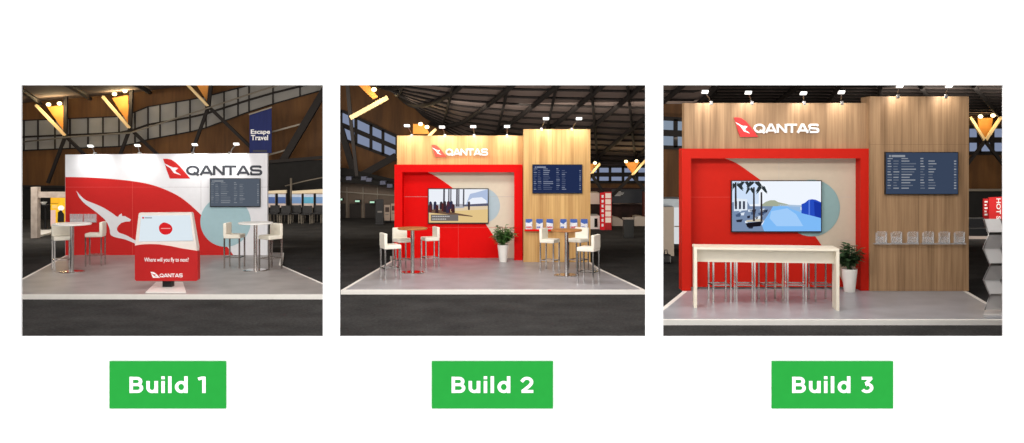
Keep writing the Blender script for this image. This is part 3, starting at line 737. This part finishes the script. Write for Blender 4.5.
def holder(label, a, b, y0, y1, D, group):
    t = thing('brochure_holder', label, 'holder', W((a + b) / 2, y1, D), group=group)
    MB().rect(a, y0, b, y1, D - .014, .008, ACR).build('back_plate', t)
    MB().rect(a, y0 + (y1 - y0) * .45, b, y1, D - .09, .006, ACR).build('front_plate', t)
    m = MB(); m.rect(a, y0 + (y1 - y0) * .12, a + .35, y1, D - .09, .08, ACR2); m.rect(b - .35, y0 + (y1 - y0) * .12, b, y1, D - .09, .08, ACR2); m.build('side_plate', t)
    MB().rect(a, y1 - .35, b, y1, D - .09, .08, ACR2).build('bottom_plate', t)
for i, (a, b) in enumerate(((525.2, 532.6), (535.8, 543.2), (546, 553.4), (559.8, 567), (569.8, 577.6), (580.4, 588))):
    holder(f'clear brochure holder on the golden tower, {ordn[i]} from the left', a, b, 219.2, 229.5, DT2, HG)
    t = thing('brochure', f'blue and white brochure in the {ordn[i]} holder from the left, golden tower', 'brochure', W((a + b) / 2, 229, DT2 - .05), group=BG)
    MB().rect(a + .5, 219, b - .5, 229.1, DT2 - .06, .02, cov[0]).build('pages', t)
    m = MB(); dd = DT2 - .064
    m.pix([(a + .5, 219), (b - .5, 219), (b - .5, 221.5 + (i % 3)), ((a + b) / 2, 223 + (i % 2)), (a + .5, 222.4)], dd, .003, cov[1]); m.rect(a + .9, 226.4, b - .9 - (i % 2) * 2, 228.2, dd, .003, cov[2 if i % 2 == 0 else 1]); m.build('cover_print', t)

MIRROR_RED = CHROME
bar_table(412.5, 272.6, .37, 1.12, 'round oak topped bar table on the left of the timber stand', TABLEWOOD, CHROME, None)
bar_table(566.5, 275.4, .38, 1.12, 'round oak topped bar table in front of the golden tower', TABLEWOOD, CHROME, None)
G2 = 'white bar stools on the golden timber stand'
stool(390.6, 279, 24, 'white bar stool nearest the front left corner, back turned to us', .98, G2)
stool(402.5, 269.5, -58, 'white bar stool behind the left oak table, facing us', .95, G2)
stool(430, 266.8, 204, 'white bar stool right of the left oak table, against the red swoosh', .93, G2)
stool(549.8, 270.2, -26, 'white bar stool left of the oak table by the golden tower', .95, G2)
stool(578.4, 269.4, 232, 'white bar stool behind the right oak table, facing us', .95, G2)
stool(588.4, 283, 154, 'white bar stool at the front right corner, back turned to us', 1.0, G2)

def plant(label, px, py, pot_r, pot_h, crown_h, crown_r, leafm, n, seed, wide=1.0):
    rr = random.Random(seed); p = onplat(px, py)
    t = thing('potted_plant', label, 'plant', p, group='potted plants at the red frames')
    MB().lathe([(0, 0), (pot_r * .68, 0), (pot_r * .7, .01), (pot_r, pot_h - .02), (pot_r * 1.03, pot_h), (pot_r * .93, pot_h), (pot_r * .88, pot_h - .06), (0, pot_h - .06)], POTW, 28, p).build('pot', t, smooth=True)
    MB().lathe([(0, pot_h - .05), (pot_r * .9, pot_h - .055)], mat('potting_soil', (48, 36, 28), .95), 20, p).build('soil', t)
    m = MB(); st = MB()
    for k in range(n):
        az = rr.uniform(0, 2 * math.pi); reach = crown_r * rr.uniform(.25, 1); top = pot_h + crown_h * rr.uniform(.35, 1) * (1 - .25 * reach / crown_r)
        b = p + Vector((rr.uniform(-.05, .05), rr.uniform(-.05, .05), pot_h - .05)); e = p + Vector((math.cos(az) * reach, math.sin(az) * reach, top))
        mid = (b + e) / 2 + Vector((0, 0, crown_h * .15))
        st.tube([b, mid, e], .006, leafm, 4)
        for q in range(6):
            s = .35 + .13 * q; c = (b * (1 - s) ** 2 + mid * 2 * s * (1 - s) + e * s * s)
            a2 = az + rr.uniform(-1.5, 1.5); L = rr.uniform(.1, .19) * wide; wv = L * .24
            d = Vector((math.cos(a2), math.sin(a2), rr.uniform(-.3, .6))).normalized(); u = d.cross(Vector((0, 0, 1))).normalized()
            m.face([c, c + d * L * .45 + u * wv, c + d * L + Vector((0, 0, -.03)), c + d * L * .45 - u * wv], leafm)
    st.build('stems', t); m.build('foliage', t)
plant('leafy fern in a white pot by the red frame, timber stand with tables', 503, 262, .15, .47, .56, .30, LEAF, 62, 11, 1.2)

# background of the middle opening
t = thing('concourse_wall', 'taupe concourse wall with dark doorways left of the red frame', 'wall', W(368, 221, 45))
MB().pix([(330, 181), (372, 184), (402, 188), (402, 221), (330, 222)], 45.0, .3, TAUPE).build('wall_panel', t)
m = MB()
for a, b in ((332, 345.5), (349.5, 361), (365, 376)): m.rect(a, 203.5, b, 220.6, 44.97, .03, mat('dark_doorway', (40, 36, 34), .8))
m.build('dark_doorway', t)
m = MB()
for x in (346.5, 362.6, 377): m.rect(x, 187, x + .7, 221, 44.94, .05, STEEL)
m.build('rib', t)
MB().bar(W(330, 191, 44.93), W(402, 196, 44.93), .05, STEEL).build('rail', t)
t = thing('balcony', 'dark balcony with railing above the taupe concourse wall', 'balcony', W(368, 186, 44.4))
MB().pix([(330, 176), (372, 180), (402, 185), (402, 189), (372, 185), (330, 181)], 44.3, .5, DARK).build('balcony_slab', t)
MB().pix([(330, 168), (345, 168), (402, 181), (402, 184), (330, 178)], 44.75, .05, DARK).build('back_rail_panel', t)
for i, (a, y) in enumerate(((346, 176.5), (361, 176.5), (366, 178), (380, 181), (387, 184))):
    o = MB().rect(a, y, a + 5.4, y + 3.6, 44.25, .5, mat('balcony_poster', (92, 96, 118), .6, noise=.3)).build('balcony_poster'); tag(o, ['small poster on the balcony, leftmost', 'bluish balcony poster above the middle green exit light', 'balcony poster just right of the bluish one', 'pale balcony poster above the black banner', 'balcony poster closest to the red frame'][i], 'poster', 'small posters on the balcony')
EX = glow('exit_light_green', (190, 236, 206), 1.0)
for a, y, l in ((337.5, 198.6, 'green exit light cut by the left edge of the middle opening'), (354.8, 200.4, 'middle green exit light on the taupe wall'), (369.6, 201.4, 'green exit light nearest the black banner')):
    t = thing('exit_light', l, 'light', W(a + 2, y + 1, 44.6), group='green exit lights')
    MB().rect(a, y - .3, a + 5, y + 1.9, 44.62, .38, DARK).build('housing', t); MB().rect(a + .3, y, a + 4.7, y + 1.6, 44.6, .02, EX).build('diffuser', t)
t = thing('pull_up_banner', 'black pull up banner standing left of the red frame', 'banner', oncarpet(379.5, 224.5))
MB().rect(375.6, 199.4, 383.4, 224.4, 41.2, .06, BLACK).build('banner_panel', t); MB().rect(377.5, 211, 382, 212.6, 41.19, .01, mat('grey_print', (120, 116, 112), .7)).build('print', t)
MB().rect(375, 223.6, 384, 224.6, 41.1, .25, BLACK).build('banner_foot', t)
for a, b, y0, l in ((384.4, 390, 205, 'white poster board beside the black pull up banner'), (391, 397, 203.6, 'white poster board half hidden by the red frame')):
    t = thing('poster_board', l, 'poster', oncarpet(a + 3, 222)); MB().rect(a, y0, b, 221, 42.2, .08, mat('poster_cream', (168, 150, 136), .7)).build('board', t)
    m = MB(); m.rect(a + .8, y0 + 2.2, b - .8, y0 + 7, 42.19, .01, mat('poster_dark_print', (70, 56, 50), .7)); m.rect(a + .8, y0 + 9, b - 1.4, y0 + 10, 42.19, .01, mat('grey_print', (120, 116, 112), .7)); m.build('print', t)
    MB().rect(a, 220.6, b, 222, 42.1, .3, BLACK).build('foot', t)

t = thing('hall_backdrop', 'dark mottled backdrop wall beyond the golden tower', 'backdrop', W(625, 230, 44.4))
MB().rect(588, 188, 662, 222, 44.4, .15, mat('mottled_dark_print', (46, 26, 22), .8, noise=.85, nscale=2.2)).build('backdrop_panel', t)
MB().rect(588, 203.2, 662, 204.2, 44.2, .1, mat('pale_rail', (170, 150, 140), .6)).build('rail', t)
t = thing('hanging_screen', 'wide dark screen with a white cloud shaped logo beyond the tower', 'screen', W(628, 203, 43.8))
MB().rect(612, 189.4, 646, 203, 43.8, .1, mat('slate_screen', (42, 46, 54), .4)).build('screen_panel', t)
m = MB(); LG = mat('pale_grey_print', (190, 190, 190), .6)
for k, (a, b) in enumerate(((614.5, 621), (612.8, 624), (612.2, 623), (614, 620.6))): m.rect(a, 191.4 + k * 1.25, b, 192.2 + k * 1.25, 43.79, .01, LG)
m.build('cloud_logo', t)
WARMW = glow('lit_white_panel', (236, 206, 186), .85); SREDG = mat('sign_red', (190, 32, 36), .6)
t = thing('sign_tower', 'tall red sign tower with white letters and six lit panels', 'sign', oncarpet(606, 230))
MB().pix([(600.2, 193), (604.8, 192.4), (604.8, 231), (600.2, 229.6)], 38.6, .12, glow('lit_sign_red', (206, 40, 44), .8)).build('red_column', t)
MB().pix([(604.8, 192.2), (611.6, 192), (611.6, 231.6), (604.8, 231)], 38.6, .3, SREDG).build('panel_column', t)
for k in range(6):
    y = 193.2 + k * 6.1
    MB().rect(605.4, y, 611, y + 5, 38.58, .02, WARMW if k < 5 else SREDG).build('lit_panel', t)
m = MB()
for k in range(7): m.rect(601.6, 195 + k * 4.8, 603.6, 197.8 + k * 4.8, 38.58, .02, SIGNW)
m.build('lettering', t)
t = thing('white_counter_block', 'white kiosk block with a dark opening beside the red sign tower', 'counter', oncarpet(594, 229))
MB().rect(586, 193, 599.4, 204, 39.2, 1.2, mat('kiosk_cream', (200, 184, 170), .6)).build('header_box', t)
MB().rect(586, 216, 599.6, 229.5, 39.0, 1.2, TOPWHITE).build('counter_block', t)
MB().rect(587, 203.8, 588.6, 216.2, 39.2, .3, TOPWHITE).build('post', t); MB().rect(594.5, 218.5, 597.5, 227, 38.97, .05, DARK).build('dark_opening', t)
for a, b, l in ((612.5, 624, 'low white curved counter just right of the red sign tower'), (634.5, 655, 'low white curved counter at the right edge of the middle opening')):
    t = thing('curved_counter', l, 'counter', oncarpet((a + b) / 2, 228))
    s = 1 if a > 630 else 0
    MB().pix([(a, 228), (b, 228), (b, 221)] + spline([(b, 221), (b - 4, 218.6), (a + 4, 217.6 if not s else 216.2), (a, 216.8)], 4)[1:], 40.5, .7, mat('counter_pale', (196, 182, 168), .5)).build('counter_body', t)
t = thing('litter_bin', 'dark grey bin on the carpet right of the red sign tower', 'bin', oncarpet(629, 238))
p = oncarpet(629, 238); hw = .18
BINM = mat('bin_grey', (44, 46, 46), .5)
m = MB(); m.box((p.x - hw, p.y, 0), (p.x + hw, p.y + .4, .64), BINM, .015); m.build('bin_body', t)
m = MB(); m.box((p.x - hw - .015, p.y - .015, .64), (p.x + hw + .015, p.y + .415, .70), mat('bin_lid', (150, 140, 132), .5), .015); m.build('bin_lid', t)
t = thing('timber_pillar', 'red brown pillar at the right edge of the middle opening', 'pillar', W(648, 226, 42)); MB().rect(643.6, 192, 660, 222.8, 42, .5, mat('red_brown_pillar', (96, 42, 30), .7, noise=.1)).build('pillar_shaft', t)

# ================================================================== STAND 3 (right opening)
D3 = 22.12; DF3 = 21.8; DT3 = 21.75
platform('silver grey platform with white edge under the counter stand', [(2.42, 18.2), (9.32, 18.2), (9.6, 20.2), (9.9, 21.7), (9.98, 22.9), (3.95, 22.9), (3.69, 21.7), (3.0, 19.75)], VINYL3, .1)
t = thing('exhibition_wall', 'brown oak stand wall with red frame behind the white counter', 'stand wall', W(825, 290, D3))
MB().pix([(684, 103), (871, 103), (871, 152), (684, 152)], D3 - .2, .25, OAK3).build('header_panel', t, label='brown oak header')
MB().rect(869.6, 96.4, 968.8, 291, DT3, .55, OAK3).build('tower_panel', t, label='brown oak tower')
MB().pix([(682, 148.6), (870, 148.6), (870, 290.7), (860.6, 290.7), (860.6, 158.4), (691, 158.4), (691, 290.7), (682, 290.7)], DF3, .4, RED3).build('red_frame', t, label='satin red box frame')
MB().rect(686, 152, 864, 287, D3, .12, CREAM3).build('back_panel', t, label='beige back panel')
MB().pix(spline([(721, 157), (736, 163), (753, 174.6), (772, 189), (790, 206), (806, 224), (822, 246), (836, 268), (845, 287)], 5) + [(687, 287), (687, 157)], D3 - .005, .005, RED3).build('red_swoosh', t, label='red painted swoosh')
MB().pix(circle(811.6, 208, 28.4, 56), D3 - .009, .004, CIRC3).build('blue_circle', t, label='sage blue printed circle')
m = MB(); m.rect(778.8, 158.5, 779.05, 181, D3 - .004, .003, SEAM); m.rect(840.5, 197, 860, 197.25, D3 - .004, .003, SEAM); m.rect(691, 197, 731, 197.25, D3 - .008, .003, REDSEAM); m.rect(837, 240, 860, 240.3, D3 - .004, .003, SEAM)
m.build('panel_seam', t)
m = MB(); m.rect(918.6, 97, 918.8, 291, DT3 - .003, .003, mat('oak_seam', (112, 84, 58), .7)); m.rect(870, 144.4, 968.5, 144.6, DT3 - .003, .003, mat('oak_seam', (112, 84, 58), .7)); m.build('tower_seam', t)
for a, b in ((875, 919), (922.4, 966.4)): MB().rect(a, 243.2, b, 244.4, DT3 - .13, .13, ACR2).build('clear_ledge', t, label='clear acrylic ledge')
SRED = mat('logo_red_acrylic', (206, 40, 40), .4)
logo('raised white logo letters with red tail emblem on brown oak header', (734.2, 117.4, 758.4, 136.9), (753.8, 123.9, 819.4, 132.8), D3 - .2, .05, SRED, WHITE, WHITE)
heads = [((711, 102.8), (705, 91.8)), ((751.6, 102.8), (748.2, 92.6)), ((803.6, 102.8), (803.4, 93.2)), ((841.2, 102.8), (841.4, 92.2)), ((897, 96.2), (899.8, 86)), ((945, 96.2), (949, 86))]
labs = ['arm light at the left end of the brown oak header', 'arm light above the red tail emblem of the brown oak header', 'arm light above the last letters of the brown oak header', 'arm light at the right end of the brown oak header', 'left arm light on the brown oak tower, cut by the opening', 'right arm light on the brown oak tower, cut by the opening']
for (b, h), l in zip(heads, labs):
    arm_light(l, b, h, (DT3 if b[0] > 880 else D3 - .2), 26, b[1] + 10, .35, 'arm lights on the brown oak stand', hw=.15)
def harbour(m, x0, y0, x1, y1, D):
    f = U(x0, y0, x1, y1); g = lambda P, c, k, s=1.0: m.pix(f(P), D - k * .0006, .0005 if k else .003, glow('harbour%d_%d_%d' % c, c, s))
    g([(0, 0), (1, 0), (1, 1), (0, 1)], (240, 246, 255), 0)
    g([(0, .0), (.3, 0), (.3, .45), (0, .5)], (206, 224, 248), 1)
    g([(.36, .5), (.55, .47), (.75, .56), (1, .72), (1, 1), (.3, 1), (.36, .8)], (126, 186, 246), 1)
    g([(.44, .6), (.62, .54), (.72, .66), (.8, .9), (.5, .9), (.42, .74)], (160, 204, 250), 2)
    g([(.34, .46), (.38, .41), (.43, .38), (.48, .38), (.52, .42), (.6, .45), (.66, .48), (.5, .5), (.34, .5)], (164, 172, 150), 3); g([(.52, .46), (.78, .48), (.78, .52), (.52, .49)], (176, 198, 222), 3)
    g([(.0, .42), (.17, .40), (.2, .5), (.4, .5), (.46, .5), (.4, .68), (.33, .86), (.36, 1), (0, 1)], (120, 140, 172), 2)
    g([(.02, .34), (.17, .36), (.17, .58), (.02, .6)], (226, 236, 248), 3)
    for a in (.03, .075, .12): g([(a, .4), (a + .025, .4), (a + .025, .56), (a, .56)], (60, 66, 84), 4)
    rr = random.Random(9)
    for k in range(22):
        a = rr.uniform(.0, .36); b = rr.uniform(.56, .93); s = rr.uniform(.03, .08)
        g([(a, b), (a + s, b - .015), (a + s * .8, b + .045), (a + s * .1, b + .045)], [(40, 44, 60), (222, 232, 244), (70, 88, 120)][k % 3], 5)
    g([(.15, .84), (.34, .8), (.32, .9), (.17, .92)], (24, 22, 30), 6); g([(.16, .78), (.34, .75), (.35, .8), (.16, .82)], (206, 196, 176), 6)
    for a, h in ((.235, .12), (.32, .22), (.03, .02)):
        g([(a, h), (a + .018, h), (a + .022, .8 if a > .2 else .5), (a - .002, .8 if a > .2 else .5)], (52, 46, 52), 7)
    for a, h, s in ((.25, .03, .15), (.33, .14, .11), (.05, .08, .13), (.14, .02, .1), (.2, .16, .08)):
        for k in range(9):
            th = R(-20 + 220 * k / 8 + rr.uniform(-8, 8)); dx, dy = math.cos(th) * s * .62, -math.sin(th) * s * .7
            q = lambda u, v: (min(.995, max(.003, u)), min(.99, max(.003, v)))
            g([q(a, h), q(a + dx * .6, h + dy * .6 - .02), q(a + dx, h + dy + .09), q(a + dx * .55, h + dy * .6 + .06)], (44, 52, 56), 8)
    g([(.78, .46), (.82, .43), (.86, .37), (.9, .36), (.94, .37), (1, .42), (1, .74), (.92, .70), (.78, .64)], (38, 76, 190), 4)
    g([(.86, .37), (.875, .37), (.875, .68), (.86, .67)], (90, 126, 226), 5); g([(.92, .40), (1, .44), (1, .74), (.93, .7)], (26, 54, 160), 5)
    g([(.62, .49), (.77, .50), (.77, .62), (.66, .55)], (150, 186, 226), 3)
tv('wall television showing a palm lined harbour above the white counter', 731.4, 180.4, 821.8, 232.4, D3, harbour)
departures('slate blue departures screen on the brown oak tower', 885.4, 152, 958.4, 194.6, DT3, (56, 68, 90), hilite=(180, 186, 196))
for i, (a, b) in enumerate(((876.8, 887), (892, 902.2), (908.4, 918.4), (923.6, 934), (939.8, 950), (955.2, 965))):
    holder(f'empty clear brochure holder on the brown oak tower, {ordn[i]} from the left', a, b, 231.4, 243.1, DT3, 'empty holders on the brown oak tower')

# counter
YAW = R(-7)
pc = onplat(766, 309.2); Lc, Hc, dep = 1.375, 1.185, .62
t = thing('bar_counter', 'long white bar counter on the right stand', 'counter', pc, 0)
MB().box(tuple(pc + Vector((-Lc, -.02, Hc - .045))), tuple(pc + Vector((Lc, dep, Hc))), COUNTER, .004).build('countertop', t)
for s in (-1, 1):
    MB().box(tuple(pc + Vector((s * (Lc - .03) - .03, -.02, 0))), tuple(pc + Vector((s * (Lc - .03) + .03, dep * .62, Hc - .045))), COUNTER, .004).build('side_panel', t)
MB().box(tuple(pc + Vector((-Lc + .06, .16, Hc - .30))), tuple(pc + Vector((Lc - .06, .2, Hc - .045))), COUNTER).build('modesty_panel', t)
t.rotation_euler = (0, 0, YAW)
for i, px in enumerate((719.5, 744.5, 770.5, 795.5, 820.5)):
    p = onplat(px, 300.2)
    s = thing('counter_stool', ['chrome counter stool at the left end behind the white counter', 'chrome counter stool second from the left behind the counter', 'chrome counter stool in the middle behind the counter', 'chrome counter stool second from the right behind the counter', 'chrome counter stool at the right end behind the counter'][i], 'stool', p, 0, 'stools tucked behind the white counter')
    MB().box(tuple(p + Vector((-.2, -.2, .80))), tuple(p + Vector((.2, .2, .88))), LEATHER, .02).build('seat', s)
    for sx in (-1, 1):
        for sy in (-1, 1): MB().box(tuple(p + Vector((sx * .18 - .016, sy * .18 - .016, 0))), tuple(p + Vector((sx * .18 + .016, sy * .18 + .016, .80))), CHROME).build('leg', s)
    m = MB()
    for sy in (-1, 1): m.box(tuple(p + Vector((-.165, sy * .18 - .012, .32))), tuple(p + Vector((.165, sy * .18 + .012, .35))), CHROME)
    for sx in (-1, 1): m.box(tuple(p + Vector((sx * .18 - .012, -.165, .32))), tuple(p + Vector((sx * .18 + .012, .165, .35))), CHROME)
    m.build('footrest', s)
    s.rotation_euler = (0, 0, R((4, -6, 10, -8, 5)[i]))
plant('dark leafy plant in a tall white pot right of the white counter', 849.5, 292, .165, .5, .62, .22, LEAF3, 60, 23, 1.2)

# zigzag literature stand
t = thing('literature_stand', 'silver zigzag literature stand at the right edge', 'stand', onplat(994, 314))
DZ = 18.75
nodes = [(983.4, 219, .12), (988.4, 234.6, -.08), (983.2, 248.6, .12), (989.8, 265.6, -.08), (983.2, 280, .12), (989.8, 296, -.08), (984.6, 309.6, .1)]
for k, ((xa, ya, da), (xb, yb, db)) in enumerate(zip(nodes, nodes[1:])):
    A0, A1, B1_, B0 = W(xa, ya, DZ + da), W(xa + 17.6, ya, DZ + da), W(xb + 17.6, yb, DZ + db), W(xb, yb, DZ + db)
    m = MB(); m.prism([A0, A1, B1_, B0], (0, .02, 0), SILVER if k == 0 else ACR3)
    m.build('tray', t)
    if k % 2 == 0:
        m = MB(); m.prism([B0 + Vector((0, -.02, 0)), B1_ + Vector((0, -.02, 0)), B1_ + Vector((0, -.05, .05)), B0 + Vector((0, -.05, .05))], (0, .01, 0), DARKCHROME); m.build('tray_lip', t)
for q in (.3, 17.3):
    m = MB(); m.tube([W(x + q, y, DZ + d - .005) for x, y, d in nodes], .012, DARKCHROME, 6); m.build('side_rail', t)
b = onplat(983.4, 316.4); c = onplat(1004, 316.4); e = onplat(1006, 309.6); g = onplat(985.4, 309.6)
MB().prism([b, c, e, g], (0, 0, .025), SILVER).build('base_plate', t)

# background of the right opening
t = thing('display_booth', 'cream display booth at the left edge of the right opening', 'booth', oncarpet(668, 255))
CRB = mat('cream_booth_panel', (150, 138, 124), .7)
MB().rect(655, 207, 674, 256, 29.5, 1.5, CRB).build('booth_wall', t)
MB().rect(656, 199, 684, 207.4, 29.8, 1.2, mat('booth_fascia', (160, 170, 176), .6)).build('fascia', t)
t = thing('light_panel', 'bright white lit panel between the cream booth and red frame', 'panel', oncarpet(677, 240)); MB().rect(674.6, 206, 684, 244, 32.6, .15, glow('lit_panel_white', (235, 238, 240), .8)).build('diffuser', t)
MB().rect(674.6, 226, 684, 227, 32.55, .05, STEEL).build('rail', t)
t = thing('black_bag', 'black bag on the carpet in front of the cream booth', 'bag', oncarpet(667.5, 264)); p = oncarpet(667.5, 264)
MB().box((p.x - .16, p.y, 0), (p.x + .11, p.y + .25, .26), BLACK, .05).build('bag_body', t)
MB().tube([p + Vector((-.08, .12, .25)), p + Vector((-.05, .12, .38)), p + Vector((.0, .12, .38)), p + Vector((.03, .12, .25))], .015, BLACK, 6).build('handle', t)
t = thing('red_banner', 'red banner with vertical white letters at the right edge', 'banner', oncarpet(996, 226))
MB().pix([(989, 197.4), (1014, 196.4), (1014, 224), (989, 224)], 36.5, .06, mat('banner_red_cloth', (206, 36, 38), .7)).build('banner_cloth', t)
m = MB(); m.text('HOT SE', 996.4, 198.4, 1000.8, 223, 36.47, .01, SIGNW, .02, turn=True); 
m.build('lettering', t); MB().rect(988, 224, 1015, 234.8, 36.4, .4, BLACK).build('banner_foot', t)
t = thing('red_banner', 'smaller red banner with white print left of the lettered one', 'banner', oncarpet(986, 230))
MB().rect(983.4, 198.6, 988.8, 229, 37.4, .06, SREDG).build('banner_cloth', t)
m = MB()
for k in range(5): m.rect(984.6, 201 + k * 3.2, 987.6 - (k % 2), 202.6 + k * 3.2, 37.39, .01, SIGNW)
m.build('print', t); MB().rect(983, 229, 989.4, 232.8, 37.3, .3, BLACK).build('banner_foot', t)
t = thing('black_drape', 'black drape wall behind the red banners at right', 'drape', W(985, 228, 43)); MB().rect(955, 190, 1040, 221, 43, .1, DARK).build('drape_cloth', t); MB().bar(W(955, 190, 42.9), W(1040, 190, 42.9), .1, STEEL).build('drape_rail', t)
t = thing('sofa_bench', 'black bench on a pale base right of the brown oak tower', 'bench', oncarpet(975, 239)); p = oncarpet(976, 239)
MB().box((p.x - .35, p.y, .06), (p.x + .5, p.y + .5, .40), BLACK, .04).build('seat', t); MB().box((p.x - .35, p.y + .4, .3), (p.x + .5, p.y + .55, .72), BLACK, .04).build('backrest', t)
MB().box((p.x - .38, p.y - .03, 0), (p.x + .53, p.y + .55, .1), PINK).build('base', t)

# ================================================================== LIGHT
w = bpy.data.worlds.new('daylight'); SC.world = w; w.use_nodes = True
bg = w.node_tree.nodes['Background']; bg.inputs[0].default_value = (1, 1, 1, 1); bg.inputs[1].default_value = 1.5
NEUT = (1, .97, .94)
def added_fill(x, d, z, tx, td, tz, p, sx, sy, rgb=NEUT): area('added_fill', (x, d, z), (tx, td, tz), p, sx, sy, rgb)  # bare area light, added as unseen fill
# added frontal fill, unseen behind the front wall above the openings
added_fill(-8.2, 16.6, 4.9, -9.9, 28.9, 1.0, 330, 6, .5)
added_fill(-.4, 16.6, 4.9, -.4, 28, 1.2, 380, 5, .5)
added_fill(5.8, 16.6, 4.9, 6.8, 22.1, 1.6, 130, 6, .5)
# added overhead fill above the view, with no fittings
added_fill(-9.9, 23.5, 5.6, -9.9, 26.5, 0, 170, 6, 1.2)
added_fill(-.4, 22.5, 5.6, -.4, 26.0, 0, 220, 5, 1.2)
added_fill(6.8, 18.6, 5.7, 6.8, 20.8, 0, 90, 6, 1)
# added fill to brighten the background behind the stands
added_fill(-17, 33.5, 4.8, -18, 38, 0, 520, 6, 2, (1, .92, .82))
added_fill(-8, 36, 4.6, -9, 43, 1.5, 280, 6, 1.5, (1, .92, .82))
added_fill(2, 34, 4.3, 3, 40, 0, 300, 9, 2, (1, .9, .78))
added_fill(17, 33, 5.0, 20, 42, 2, 800, 8, 2, (1, .92, .82))
# added upward fill hidden behind the stands, lifts roof and back wall
added_fill(-10, 31.5, .3, -10, 35, 6, 260, 6, .6, (1, .9, .8))
added_fill(-.6, 30.5, .3, 0, 35, 5, 130, 4.5, .6, (1, .9, .8))
added_fill(8, 24.5, .3, 9, 36, 6, 260, 5, .6, (1, .9, .8))

# ================================================================== CAMERA
cam = bpy.data.cameras.new('camera'); co = bpy.data.objects.new('camera', cam); COL.objects.link(co)
co.location = (0, 0, H); co.rotation_euler = (R(90), 0, 0)
cam.sensor_width = 36; cam.sensor_fit = 'HORIZONTAL'; cam.lens = 36 * F / 1024.0
cam.shift_x = 0.0; cam.shift_y = -(221.5 - VY) / 1024.0
cam.clip_end = 200
SC.camera = co
SC.view_settings.view_transform = 'Standard'; SC.view_settings.look = 'None'; SC.view_settings.exposure = 0.0; SC.view_settings.gamma = 1.0; SC.view_settings.use_curve_mapping = False
SC.cycles.use_denoising = True
SC.cycles.sample_clamp_indirect = 4.0
